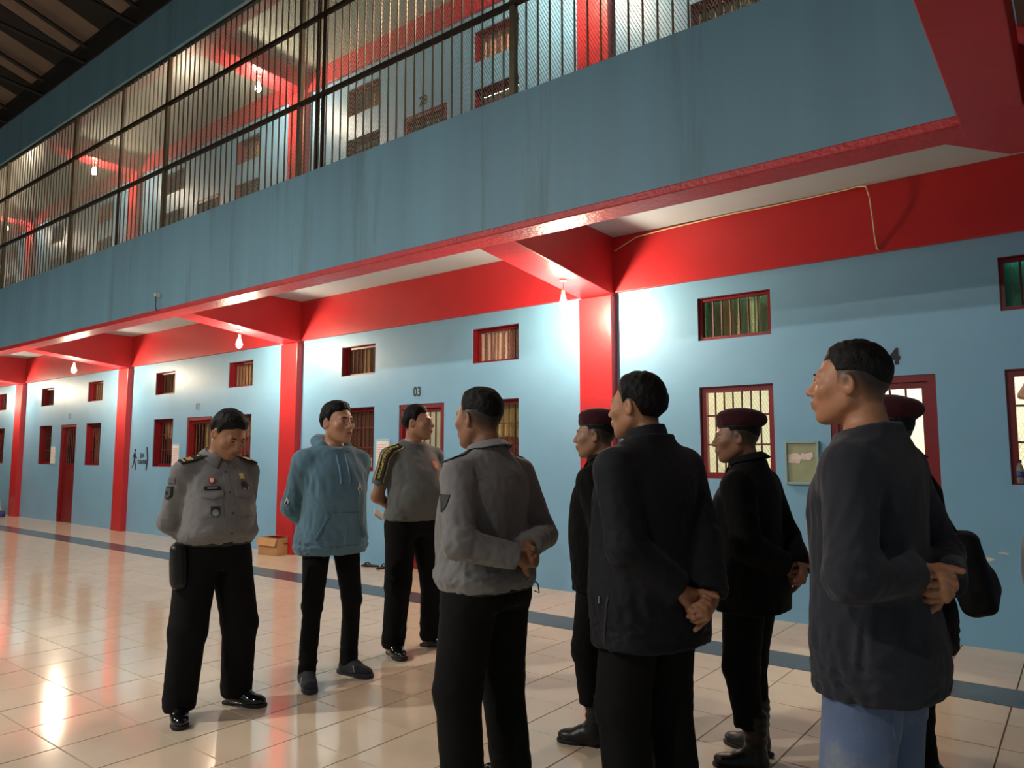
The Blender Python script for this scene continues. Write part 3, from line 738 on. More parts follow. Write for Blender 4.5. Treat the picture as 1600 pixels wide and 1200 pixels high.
def mesh_obj(name, V, Q, m, parent, cols=None):
    me = bpy.data.meshes.new(name); me.vertices.add(len(V)); me.vertices.foreach_set('co', V.astype(np.float32).ravel())
    me.loops.add(Q.size); me.loops.foreach_set('vertex_index', Q.astype(np.int32).ravel())
    me.polygons.add(len(Q)); me.polygons.foreach_set('loop_start', np.arange(0, Q.size, 4, dtype=np.int32)); me.polygons.foreach_set('loop_total', np.full(len(Q), 4, np.int32))
    me.polygons.foreach_set('use_smooth', np.ones(len(Q), bool)); me.update(calc_edges=True); me.validate()
    me.materials.append(m)
    if cols is not None:
        at = me.color_attributes.new('tone', 'FLOAT_COLOR', 'POINT'); at.data.foreach_set('color', np.c_[cols, np.ones(len(cols))].astype(np.float32).ravel())
    o = bpy.data.objects.new(name, me); link(o, parent); return o
def sdf_obj(name, f, lo, hi, step, m, parent, it=1):
    V, Q = polygonise(f, *[axis(lo[i], hi[i], step) for i in range(3)])
    if it: V = relax(V, Q, it)
    return mesh_obj(name, V, Q, m, parent)

def skin_mat():
    m = bpy.data.materials.new('skin'); m.use_nodes = True; N = m.node_tree.nodes; L = m.node_tree.links; b = N['Principled BSDF']
    a = N.new('ShaderNodeAttribute'); a.attribute_name = 'tone'
    tc = N.new('ShaderNodeTexCoord'); nz = N.new('ShaderNodeTexNoise'); nz.inputs['Scale'].default_value = 60; L.new(tc.outputs['Object'], nz.inputs['Vector'])
    mr = N.new('ShaderNodeMapRange'); mr.inputs['To Min'].default_value = .9; mr.inputs['To Max'].default_value = 1.1; L.new(nz.outputs['Fac'], mr.inputs['Value'])
    mx = N.new('ShaderNodeMix'); mx.data_type = 'RGBA'; mx.blend_type = 'MULTIPLY'; mx.inputs['Factor'].default_value = 1
    L.new(a.outputs['Color'], mx.inputs['A']); L.new(mr.outputs[0], mx.inputs['B']); L.new(mx.outputs['Result'], b.inputs['Base Color'])
    b.inputs['Roughness'].default_value = .48; b.inputs['Subsurface Weight'].default_value = .0
    return m
M_skin = skin_mat()
M_hair = mat('black_hair', (13, 11, 11), .6, .3, 90., .25, 160, spec=.22)
M_eye = mat('eye_white', (206, 198, 190), .25, .02); M_iris = mat('dark_iris', (24, 16, 12), .15)

# --- head, in head space (origin at the head centre, +y = face)
def head_parts(p):
    px = np.abs(p[:, 0]); s = np.c_[px, p[:, 1], p[:, 2]].astype(np.float32)
    cr = ell(p, (0, -.014, .024), (.077, .096, .090))
    d = smin(cr, ell(p, (0, .026, -.036), (.061, .066, .082)), .035)
    d = smin(d, cap(s, (.050, -.004, -.056), (.012, .064, -.098), .021, .018), .03)
    d = smin(d, ell(p, (0, .070, -.099), (.020, .016, .016)), .02)
    d = smin(d, ell(s, (.044, .060, -.022), (.020, .018, .016)), .028)
    d = smin(d, cap(s, (0, .086, .020), (.036, .076, .022), .010, .009), .018)
    d = smax(d, -ell(s, (.032, .102, .003), (.019, .020, .011)), .012)
    d = smin(d, ell(s, (.032, .078, .001), (.0165, .0115, .0105)), .006)
    nose = cap(p, (0, .089, .010), (0, .110, -.028), .0075, .0115)
    nose = smin(nose, ell(s, (.0135, .099, -.033), (.0095, .0105, .008)), .008)
    d = smin(d, nose, .012)
    d = smin(d, ell(p, (0, .088, -.062), (.026, .013, .020)), .014)
    lip = smin(ell(p, (0, .0985, -.0575), (.021, .0075, .0060)), ell(p, (0, .0965, -.0695), (.0185, .0075, .0068)), .002)
    d = smin(d, lip, .004)
    ear = ell(s, (.079, -.010, -.006), (.0085, .020, .031), rot(-.18, 0, .38))
    ear = smax(ear, -ell(s, (.091, -.003, -.004), (.011, .011, .018)), .006)
    d = smin(d, ear, .008)
    return d, cr
def hairline(y):
    return np.interp(y, [-.12, -.085, -.055, -.032, -.012, .010, .018, .030, .046, .075, .12], [-.062, -.062, -.050, .012, .022, .004, .006, .044, .060, .074, .082])
def hair_field(p, cr, style, seed):
    z = p[:, 2]; hl = hairline(p[:, 1])
    if style == 'fade': hl = np.maximum(hl, .030-.30*np.clip(-p[:, 1]-.045, 0, .05)*2)
    hl = hl+.004*wob(p, .02, seed+2, 4)+.007*np.clip((p[:, 1]-.02)/.04, 0, 1)*np.sin(p[:, 0]*(62+9*seed)+seed)
    g_ = np.clip((z-hl)/.060, 0, 1); g_ = g_*g_*(3-2*g_); top = np.clip((z-.06)/.05, 0, 1)
    th = .0015+{'fade': .009, 'quiff': .010, 'full': .013, 'short': .009}[style]*g_+{'fade': .006, 'quiff': .008, 'full': .006, 'short': .004}[style]*top
    if style == 'quiff': th = th+.009*np.clip((p[:, 1]-.02)/.06, 0, 1)*top
    n = (wob(p, .012, seed, 5, (2.0, .45, 1.2))*.0015+wob(p, .034, seed+1, 4)*.0030)*(.35+.65*g_)
    return smax(cr-th-n, (hl-z)*.8, .004)

# --- hands
def hand_caps(wr, d, n, side, curls, spread=1., thumb=(.9, .55, .35), tcurl=.5):
    d = Vector(d).normalized(); n = Vector(n); n = (n-d*n.dot(d)).normalized(); lat = d.cross(n)*side   # lat: towards the thumb
    wr = Vector(wr); segs = []
    bases = []
    for i, off in enumerate((.030, .010, -.010, -.029)):
        b = wr+d*(.088-.006*abs(i-1.2))+lat*off*spread; bases.append(b)
        segs.append(('palm', wr+d*.012+lat*off*.55, b, .016, .0125))
        L = (.040, .044, .041, .033)[i]; dd = d; q = b; r = (.0098, .0100, .0096, .0086)[i]
        for k, (l, c) in enumerate(zip((L, L*.62, L*.52), curls)):
            axis_ = d.cross(n); dd = Matrix.Rotation(c, 3, axis_) @ dd
            e = q+dd*l; segs.append(('f%d' % i, q, e, r, r*.90)); q = e; r *= .90
    tb = wr+d*.028+lat*.022+n*.008
    td = (lat*thumb[0]+d*thumb[1]+n*thumb[2]).normalized()
    e1 = tb+td*.042; td2 = (td*(1-tcurl)+(d*.7+n*.7)*tcurl).normalized(); e2 = e1+td2*.030; e3 = e2+td2*.022
    segs += [('palm', wr+d*.012+lat*.012, tb, .017, .0155), ('palm', tb, e1, .0145, .0120), ('t', e1, e2, .0118, .0105), ('t', e2, e3, .0105, .0085)]
    return segs
def hand_field(P, segs):
    by = {}
    for nme, a, b, ra, rb in segs:
        x = cap(P, a, b, ra, rb)
        by[nme] = x if nme not in by else smin(by[nme], x, .012 if nme == 'palm' else .004)
    d = by['palm']
    for k, x in by.items():
        if k != 'palm': d = smin(d, x, .0035)
    return d

def ik(S, T, l1, l2, pole):
    S, T, pole = Vector(S), Vector(T), Vector(pole); v = T-S; L = min(v.length, (l1+l2)*.998); u = v.normalized()
    a = (l1*l1-l2*l2+L*L)/(2*L); hgt = math.sqrt(max(l1*l1-a*a, 0)); q = (pole-u*pole.dot(u)).normalized()
    return S+u*a+q*hgt, S+u*L

def person(name_label, loc, face, H=1.70, girth=1., belly=0., head=(0, 0, 0), hs=1., skin=(160, 112, 84), hair='short', hair_seed=1,
           hz=.95, feet=((.15, 0, -.3), (-.15, 0, .3)), res=.0045, hand_off=0., stub=.0, grip='L', pole=(.85, .28, -.20), front=False):
    res = max(res, .0036) if res < .0042 else .0052
    """returns a record with everything the garments need; local space is a 1.70 m figure facing +y"""
    r = {}; root = empty('person', (loc[0], loc[1], 0), math.radians(face)-PI/2); s = H/1.70; root.scale = (s, s, s)
    tag(root, name_label, 'person'); r['root'] = root; r['g'] = girth
    g = girth
    tab = [(.50, .160*g, .122*g, -.012), (.76, .162*g, .120*g, -.012), (.86, .172*g, .124*g, -.014), (.95, .168*g, .118*g+belly*.3, -.008+belly*.3), (1.03, .158*g+belly*.25, .112*g+belly*.75, .0+belly*.7), (1.13, .158*g+belly*.25, .114*g+belly*.75, .004+belly*.65),
           (1.24, .166*g, .118*g+belly*.25, .004+belly*.2), (1.31, .164*g, .112*g, -.006), (1.365, .132*g, .090*g, -.014), (1.41, .090*g, .070*g, -.016), (1.455, .058, .056, -.010)]
    r['tab'] = smoothtab(tab)
    sx = .170*g+.006
    r['sh'] = {1: Vector((sx, -.022, 1.345)), -1: Vector((-sx, -.022, 1.345))}
    # hands clasped behind the back
    back = -.112*g-.062-hand_off
    wr = {}
    if grip == 'L': wr[1] = (.045, back-.010, hz+.035); wr[-1] = (-.070, back-.050, hz+.005)
    else: wr[-1] = (-.045, back-.010, hz+.035); wr[1] = (.070, back-.050, hz+.005)
    if front: wr = {k: (q[0], .20+belly*1.6+(0 if k == 1 else .03), q[2]) for k, q in wr.items()}
    r['el'] = {}; r['wr'] = {}
    for sd in (1, -1):
        e, wv = ik(r['sh'][sd], wr[sd], .285, .255, (sd*pole[0], (-.8 if front else pole[1]), pole[2])); r['el'][sd] = e; r['wr'][sd] = wv
    # feet
    r['feet'] = feet
    hd = head; Rm = np.array((Euler((hd[1], 0, 0)).to_matrix()), np.float32); Rz = np.array(Matrix.Rotation(hd[0], 3, 'Z'), np.float32); Ry = np.array(Matrix.Rotation(hd[2], 3, 'Y'), np.float32)
    RH = Rz@Ry@Rm; piv = v3(0, .022, 1.490); off = v3(0, .020, .098)
    def to_head(P): return ((P-piv)@RH/hs-off).astype(np.float32)
    def from_head(q): return piv+(v3(*q)+off)*hs@RH.T if False else piv+RH@((v3(*q)+off)*hs)
    r['to_head'] = to_head; r['from_head'] = from_head; r['RH'] = RH; r['hs'] = hs
    segs = []
    for sd in (1, -1):
        fd = (r['wr'][sd]-r['el'][sd]).normalized()
        holder = (sd == (-1 if grip == 'L' else 1))
        if holder:   # wraps round the other hand from behind
            segs.append(hand_caps(r['wr'][sd], fd*.55+Vector((-sd*.8, -.10, .05)), Vector((0, -1 if front else 1, -.1)), sd, (.95, 1.15, .8), 1., (.75, .55, .45), .55))
        else:        # loose fist, palm to the back
            segs.append(hand_caps(r['wr'][sd], fd*.35+Vector((-sd*.55, .25 if front else -.25, -.55)), Vector((-sd*.15, 1 if front else -1, -.1)), sd, (1.15, 1.35, .9), .92, (.55, .75, .45), .75))
    def arms(P, inflate=0.):
        d = None
        for sd in (1, -1):
            S, E, Wv = r['sh'][sd], r['el'][sd], r['wr'][sd]
            a = smin(cap(P, S, E, .052*math.sqrt(g)+inflate, .041*math.sqrt(g)+inflate), cap(P, E, Wv, .042*math.sqrt(g)+inflate, .028+inflate), .025)
            d = a if d is None else np.minimum(d, a)
        return d
    r['arms'] = arms
    def torso(P, inflate=0.):
        d = loft(P, r['tab'])-inflate
        s_ = np.c_[np.abs(P[:, 0]), P[:, 1], P[:, 2]].astype(np.float32)
        d = smin(d, cap(s_, (.02, -.018, 1.432), (sx-.010, -.022, 1.352), .034+inflate, .050+inflate), .05)
        return d
    r['torso'] = torso
    hips = {1: (.088*g, -.008, .87), -1: (-.088*g, -.008, .87)}
    knee = {}; ank = {}
    for (fx, fy, fa) in feet:
        sd = 1 if fx > 0 else -1; ank[sd] = (fx, fy-.02, .085); knee[sd] = (fx*.80+.018*sd, fy*.55+.028, .475)
    r['hips'], r['knee'], r['ank'] = hips, knee, ank
    def legs(P, a, b, c, d_):
        d = None
        for sd in (1, -1):
            q = smin(cap(P, hips[sd], knee[sd], a, b), cap(P, knee[sd], ank[sd], c, d_), .03)
            d = q if d is None else smin(d, q, .012)
        return d
    r['legs'] = legs
    def body(P):
        z = P[:, 2]; mh = z > 1.37; h_ = np.full(len(P), .5, np.float32)
        if mh.any(): h_[mh] = head_parts(to_head(P[mh]))[0]*hs
        h_ = np.where(mh, h_, 1.40-z).astype(np.float32)
        d = smin(smax(torso(P, -.008), .86-z, .02), cap(P, (0, -.020, 1.395), tuple(from_head((0, -.034, -.060))), .059, .054), .035)
        d = smin(d, arms(P), .03)
        d = smin(d, legs(P, .070*g, .050, .048, .034), .02)
        for sg_ in segs:
            w0 = v3(*sg_[0][1]); dw = ln(P-w0); mk = dw < .22; hf = (dw-.17).astype(np.float32)
            if mk.any(): hf[mk] = hand_field(P[mk], sg_)
            d = smin(d, hf, .010)
        return smin(d, h_, .016)
    zh = r['wr'][1].z
    xs = axis(-.36*max(g, 1), .36*max(g, 1), .012, res, ((-.115, .115),)); ys = axis(-.34-hand_off, (.42 if front else .24)+belly, .012, res, ((-.34-hand_off, -.155-hand_off*.5), (-.10, .36 if front else .20)))
    zs = axis(.04, 1.76+.12*(hs-1), .014, res, ((min(zh-.15, hz-.14), zh+.06), (1.40, 1.80)))
    V, Q = polygonise(body, xs, ys, zs); V = relax(V, Q, 1, .35)
    # skin tone per vertex: lips, shaved sides, brows
    base = np.array(lin(skin)); cols = np.tile(base, (len(V), 1)); q = to_head(V.astype(np.float32))
    up = V[:, 2] > 1.36
    lipd = np.exp(-((q[:, 0]/.021)**4+((q[:, 2]+.0635)/.0105)**4+(np.maximum(.088-q[:, 1], 0)/.006)**2)); lipd *= up
    cols = cols*(1-.55*lipd[:, None])+np.array(lin((134, 74, 66)))*.55*lipd[:, None]
    mouth = np.exp(-((q[:, 0]/.020)**4+((q[:, 2]+.0637)/.0020)**2+(np.maximum(.09-q[:, 1], 0)/.006)**2))*up
    cols *= 1-.7*mouth[:, None]
    hl = hairline(q[:, 1]); fd = hair == 'fade'
    hl2 = np.where(q[:, 1] < .022, np.interp(q[:, 1], [-.12, -.06, -.02, .022], [-.066, -.056, -.012, -.004]), hl) if fd else hl
    sh = np.clip((q[:, 2]-hl2+.004)/(.055 if fd else .025), 0, 1)*up*np.clip((.022-np.abs(ell(q, (0, -.014, .024), (.077, .096, .090))))/.010, 0, 1)
    sh = sh*np.clip((.088-np.abs(q[:, 0])-.0)/.004, 0, 1)
    dark = (np.clip(sh, 0, 1)**.55)[:, None]*.97
    cols = cols*(1-dark)+np.array(lin((34, 28, 26)))*dark
    if stub:
        bd = np.clip((-.045-q[:, 2])/.03, 0, 1)*np.clip((q[:, 1]-.0)/.03, 0, 1)*up*stub; cols = cols*(1-.35*bd[:, None])
    mesh_obj('body', V, Q, M_skin, root, cols)
    # hair, brows, eyes
    def hairf(P):
        p = to_head(P); cr = ell(p, (0, -.014, .024), (.077, .096, .090)); return hair_field(p, cr, hair, hair_seed)*hs
    c0 = from_head((0, -.01, .03))
    if hair != 'bald':
        a = axis(-.135*hs, .135*hs, .0042)
        V, Q = polygonise(hairf, a+c0[0], a+c0[1], a+c0[2]); mesh_obj('hair', V, Q, M_hair, root)
    for sd in (1, -1):
        m = MB(); m.tube([tuple(from_head((sd*x, y_, z_))) for x, y_, z_ in ((.013, .0935, .0225), (.022, .0938, .0240), (.034, .0888, .0245), (.046, .0775, .0200))], [.0020, .0028, .0026, .0012], 6); m.build('eyebrow', M_hair, root, smooth=True)
        bm = bmesh.new(); bmesh.ops.create_uvsphere(bm, u_segments=12, v_segments=8, radius=1)
        Mx = Matrix(RH.tolist())
        for v in bm.verts:
            v.co = Vector(from_head((sd*.032+v.co.x*.0125, .0835+v.co.y*.0070-.0016*abs(v.co.x), .0015+v.co.z*.0046*(1-.35*v.co.x**2))))
        me = bpy.data.meshes.new('eye'); bm.to_mesh(me); bm.free(); me.materials.append(M_eye); me.polygons.foreach_set('use_smooth', [True]*len(me.polygons))
        eo = bpy.data.objects.new('eye', me); link(eo, root)
        bm = bmesh.new(); bmesh.ops.create_uvsphere(bm, u_segments=10, v_segments=6, radius=1)
        for v in bm.verts: v.co = Vector(from_head((sd*.032+v.co.x*.0050, .0866+v.co.y*.0044, .0015+v.co.z*.0044)))
        me = bpy.data.meshes.new('iris'); bm.to_mesh(me); bm.free(); me.materials.append(M_iris)
        io = bpy.data.objects.new('iris', me); link(io, eo)
        MB().tube([tuple(from_head((sd*x, y_, z_))) for x, y_, z_ in ((.0185, .0835, .0025), (.026, .0895, .0062), (.034, .0905, .0066), (.0455, .0815, .0030))], [.0009, .0015, .0015, .0009], 5).build('eyelash', M_hair, eo)
    return r

# --- garments
def cloth(name, rgb, rough=.85, var=.08, sheen=.2):
    return mat(name, rgb, rough, var, 7., .10, 240, spec=.25, sheen=sheen)
def neck_cut(P, y0=.0, z0=1.445, tilt=.35):    # keeps what lies below a plane that drops towards the chest
    return (P[:, 2]-(z0-tilt*(P[:, 1]-y0)))
def sleeve_t(P, S, E, Wv):
    d1 = Wv-E; t = ((P-v3(*E))@v3(*d1))/float(d1.length_squared); return t
def top_garment(r, m, name='shirt', inflate=.012, hem=.93, flare=0., sleeves='long', cuff=.93, neck=(.0, 1.452, .30), folds=.0045, puff=0., blouse=0., seed=1, step=.0088, rib=0., arm=.012, tail=None):
    el, wr, sh = r['el'], r['wr'], r['sh']; root = r['root']; g = r['g']
    def f(P):
        z = P[:, 2]; infl = inflate+flare*np.clip((1.15-z)/.25, 0, 1)+blouse*np.exp(-((z-hem-.055)/.045)**2)
        d = r['torso'](P)-infl
        a = None
        for sd in (1, -1):
            S, E, Wv = sh[sd], el[sd], wr[sd]; k = math.sqrt(g)
            u = cap(P, S, E, .056*k+arm, .046*k+arm)
            if sleeves == 'long':
                lo = cap(P, E, Wv, .047*k+arm, .034+arm+puff); t = sleeve_t(P, S, E, Wv)
                lo = smax(lo, (t-cuff)*.255, .006); u = smax(u, ((P-v3(*E))@v3(*((E-S).normalized())))-.05, .01); q = smin(u, lo, .03)
                if rib: q = np.minimum(q, smax(cap(P, E, Wv, .036+arm*.6, .034+arm*.6), np.maximum((cuff-.16-t)*.255, (t-cuff-.02)*.255), .006))
            else:
                t = ((P-v3(*S))@v3(*(E-S)))/float((E-S).length_squared); q = smax(u-.010*np.clip(t-.2, 0, 1), (t-sleeves)*.285, .008)
            a = q if a is None else np.minimum(a, q)
        d = smin(d, a, .028)
        hemz = hem if tail is None else hem+tail*np.abs(P[:, 0])*0
        d = smax(d, hemz-z, .010)
        d = smax(d, neck_cut(P, *neck), .010)
        if folds:
            w = .50+.9*np.exp(-((z-hem-.08)/.10)**2)
            for sd in (1, -1): w = w+1.1*np.exp(-(ln(P-v3(*el[sd]))/.11)**2)+.6*np.exp(-(ln(P-v3(*(sh[sd]+Vector((-sd*.03, .06, -.10)))))/.09)**2)
            n1 = wob(P, .085, seed, 5, (1.25, 1.25, .60)); n2 = wob(P, .070, seed+2, 4, (.7, .7, 1.9))
            lowz = np.exp(-((z-hem-.05)/.07)**2)
            for sd in (1, -1): lowz = np.maximum(lowz, np.exp(-(ln(P-v3(*el[sd]))/.10)**2))
            d = d+folds*w*(.95*(np.abs(n1)*1.5-.45)*(1-.6*lowz)+.75*(np.abs(n2)*1.4-.4)*lowz)
        if rib: d = d+rib*np.exp(-((z-hem-.065)/.012)**2)-rib*np.clip((hem+.06-z)/.02, 0, 1)*0
        return d.astype(np.float32)
    ex = max(abs(el[1].x), abs(el[-1].x), sh[1].x+.03)+.12; yb = min(el[1].y, wr[1].y, wr[-1].y, -.15*g-.03)-.08
    V, Q = polygonise(f, axis(-ex, ex, step), axis(yb, max(.30, wr[1].y+.09, wr[-1].y+.09), step), axis(hem-.03, 1.53, step)); V = relax(V, Q, 1, .4)
    o = mesh_obj(name, V, Q, m, root); r['top'] = o; r['top_bvh'] = BVHTree.FromPolygons([tuple(v) for v in V], [tuple(q) for q in Q]); return o
def trousers(r, m, waist=.97, fit=1., folds=.004, seed=2, hem=.055, hemr=.068, step=.0105, knee_r=.072, crotch=.0, name='trousers'):
    g = r['g']; root = r['root']
    def f(P):
        z = P[:, 2]; d = loft(P, r['tab'])-.006
        d = smax(d, .80-z, .03)
        l = r['legs'](P, .098*g*fit, knee_r*fit+.006, knee_r*fit, hemr)
        d = smin(d, l, .035); d = smax(d, z-waist, .006); d = smax(d, hem-z, .008)
        w = .35+1.6*np.exp(-((z-.13)/.09)**2)+.8*np.exp(-((z-.47)/.09)**2)+.7*np.exp(-((z-.80)/.07)**2)
        return (d+folds*w*wob(P, .080, seed, 5, (1, 1, 2.0))).astype(np.float32)
    ex = max(abs(r['ank'][1][0]), abs(r['ank'][-1][0]), .18*g)+.12; ys = [r['ank'][s][1] for s in (1, -1)]
    V, Q = polygonise(f, axis(-ex, ex, step), axis(min(-.2*g, min(ys)-.12), max(.26, max(ys)+.12), step), axis(hem-.03, waist+.03, step)); V = relax(V, Q, 1, .4)
    o = mesh_obj(name, V, Q, m, root); r['leg_bvh'] = BVHTree.FromPolygons([tuple(v) for v in V], [tuple(q) for q in Q]); return o
def shoes(r, m, kind='formal', msole=None, laces=None, stripes=None):
    msole = msole or M_rub
    for (fx, fy, fa) in r['feet']:
        Rf = rot(0, 0, fa)
        def loc(P): return (P-v3(fx, fy-.02, 0))@Rf
        def up(P):
            q = loc(P); a = smin(ell(q, (0, .110, .034), (.047, .085, .036)), ell(q, (0, .005, .045), (.040, .070, .050)), .05)
            a = smin(a, cap(q, (0, -.005, .055), (0, .06, .055), .040, .034), .04)
            if kind == 'boot': a = smin(a, cap(q, (0, -.005, .06), (0, -.012, .25), .050, .056), .03)
            elif kind == 'sneaker': a = smin(a, cap(q, (0, -.005, .06), (0, -.005, .10), .044, .043), .03)
            a = smax(a, .012-q[:, 2], .006)
            if kind == 'boot': a = a+.0025*np.sin(q[:, 2]*160)*np.clip((q[:, 2]-.09)/.03, 0, 1)
            return a.astype(np.float32)
        lo = (fx-.26, fy-.26, 0); hi = (fx+.26, fy+.26, .33 if kind == 'boot' else .19)
        u = sdf_obj('shoe' if kind != 'boot' else 'boot', up, (lo[0], lo[1], -.02), hi, .0062, m, r['root'])
        def so(P):
            q = loc(P); y = q[:, 1]; w = np.interp(y, [-.075, -.05, 0, .05, .12, .17, .195], [.025, .036, .038, .038, .049, .042, .020])
            d = np.maximum(np.abs(q[:, 0])-w, np.maximum(y-.198, -.078-y)); th = .030 if kind == 'sneaker' else .021
            d = smax(d, np.maximum(q[:, 2]-th, -q[:, 2]), .006)
            if kind != 'sneaker': d = smax(d, -rbox(q, (0, .035, .0), (.08, .03, .008), .003), .003)
            return d.astype(np.float32)
        sdf_obj('sole', so, (lo[0], lo[1], -.02), (hi[0], hi[1], .06), .0055, msole, u)
        R3 = Matrix(Rf.tolist()); base = Vector((fx, fy-.02, 0))
        if laces:
            for i in range(4):
                yy = .055+.022*i; zz = .095-.011*i
                MB().tube([tuple(base+R3@Vector((-.024, yy, zz-.006))), tuple(base+R3@Vector((0, yy+.006, zz+.003))), tuple(base+R3@Vector((.024, yy, zz-.006)))], .0028, 5).build('lace', laces, u)
        if stripes:
            for i in range(3):
                for sd in (1, -1):
                    yy = .02+.028*i; MB().tube([tuple(base+R3@Vector((sd*.047, yy+.02, .034))), tuple(base+R3@Vector((sd*.040, yy, .072)))], .0045, 5).build('stripe', stripes, u)
# surface-hugging pieces -------------------------------------------------
def hug(bvh, c, nrm, upv, poly_uv, lift=.0025, thick=.0025, sub=0):
    """wrap a flat outline (list of faces in uv metres) on a garment"""
    c = Vector(c); n = Vector(nrm).normalized(); u_ = Vector(upv); u_ = (u_-n*u_.dot(n)).normalized(); r_ = u_.cross(n)
    def put(u, v, l):
        o = c+r_*u+u_*v+n*.30; hit = bvh.ray_cast(o, -n, .6)
        p = hit[0] if hit[0] else bvh.find_nearest(c+r_*u+u_*v)[0]
        return p+n*l
    return put
def patch(r, name, m, c, nrm, upv, w, h, shape='rect', nu=8, nv=8, lift=.003, bvh=None, parent=None, thick=.003):
    put = hug(bvh or r['top_bvh'], c, nrm, upv, None)
    vs = []; fs = []
    if shape == 'rect': uv = [[((i/nu-.5)*w, (j/nv-.5)*h) for i in range(nu+1)] for j in range(nv+1)]
    elif shape == 'flap': uv = [[((i/nu-.5)*w, h/2-(1-j/nv)*(h*(.72+.28*(1-abs(2*i/nu-1))))) for i in range(nu+1)] for j in range(nv+1)]
    elif shape == 'shield': uv = [[((i/nu-.5)*w*(1 if j/nv > .45 else math.sqrt(max(0, 1-((.45-j/nv)/.46)**2))), (j/nv-.5)*h) for i in range(nu+1)] for j in range(nv+1)]
    elif shape == 'diamond': uv = [[((i/nu-.5)*w*max(.02, (j/nv/.38 if j/nv < .38 else (1-j/nv)/.62)), (j/nv-.5)*h) for i in range(nu+1)] for j in range(nv+1)]
    else: uv = [[((i/nu-.5)*w*math.sqrt(max(.002, 1-(2*j/nv-1)**2)), (j/nv-.5)*h) for i in range(nu+1)] for j in range(nv+1)]
    for l in (lift, lift-thick-.004):
        for row in uv:
            for (u, v) in row: vs.append(tuple(put(u, v, l)))
    n1 = (nu+1)*(nv+1)
    for j in range(nv):
        for i in range(nu):
            k = j*(nu+1)+i; fs.append((k, k+1, k+nu+2, k+nu+1)); fs.append((n1+k+nu+1, n1+k+nu+2, n1+k+1, n1+k))
    for i in range(nu):
        for j in (0, nv): k = j*(nu+1)+i; fs.append((k, k+1, n1+k+1, n1+k))
    for j in range(nv):
        for i in (0, nu): k = j*(nu+1)+i; fs.append((k, k+nu+1, n1+k+nu+1, n1+k))
    return MB().add(vs, fs).build(name, m, parent or r['root'], smooth=False)
def hug_text(r, name, txt, size, m, c, nrm, upv, bvh=None, bold=.001, lift=.004, sx=1., parent=None):
    me = text_mesh(txt, size, .002, bold=bold); put = hug(bvh or r['top_bvh'], c, nrm, upv, None)
    for v in me.vertices: v.co = put(v.co.x*sx, v.co.y, lift+v.co.z)
    me.materials.clear(); me.materials.append(m); o = bpy.data.objects.new(name, me); link(o, parent or r['root']); return o
def strip_on(r, name, m, pts, w, nrm_of, lift=.003, bvh=None, thick=.004, parent=None):
    """ribbon that follows points on the garment; nrm_of = direction from which it is laid"""
    bvh = bvh or r['top_bvh']; vs = []; fs = []; P = []
    for p, n in zip(pts, nrm_of):
        n = Vector(n).normalized(); hit = bvh.ray_cast(Vector(p)+n*.3, -n, .6); P.append(((hit[0] or Vector(p)), n))
    for i, (p, n) in enumerate(P):
        t = (P[min(i+1, len(P)-1)][0]-P[max(i-1, 0)][0]).normalized(); b = t.cross(n).normalized()*w/2
        for q, l in ((b, lift), (-b, lift), (-b, lift-thick), (b, lift-thick)): vs.append(tuple(p+q+n*l))
    for i in range(len(P)-1):
        k = 4*i
        for a in range(4): fs.append((k+a, k+(a+1) % 4, k+4+(a+1) % 4, k+4+a))
    fs += [(3, 2, 1, 0), (4*len(P)-4, 4*len(P)-3, 4*len(P)-2, 4*len(P)-1)]
    return MB().add(vs, fs).build(name, m, parent or r['root'])
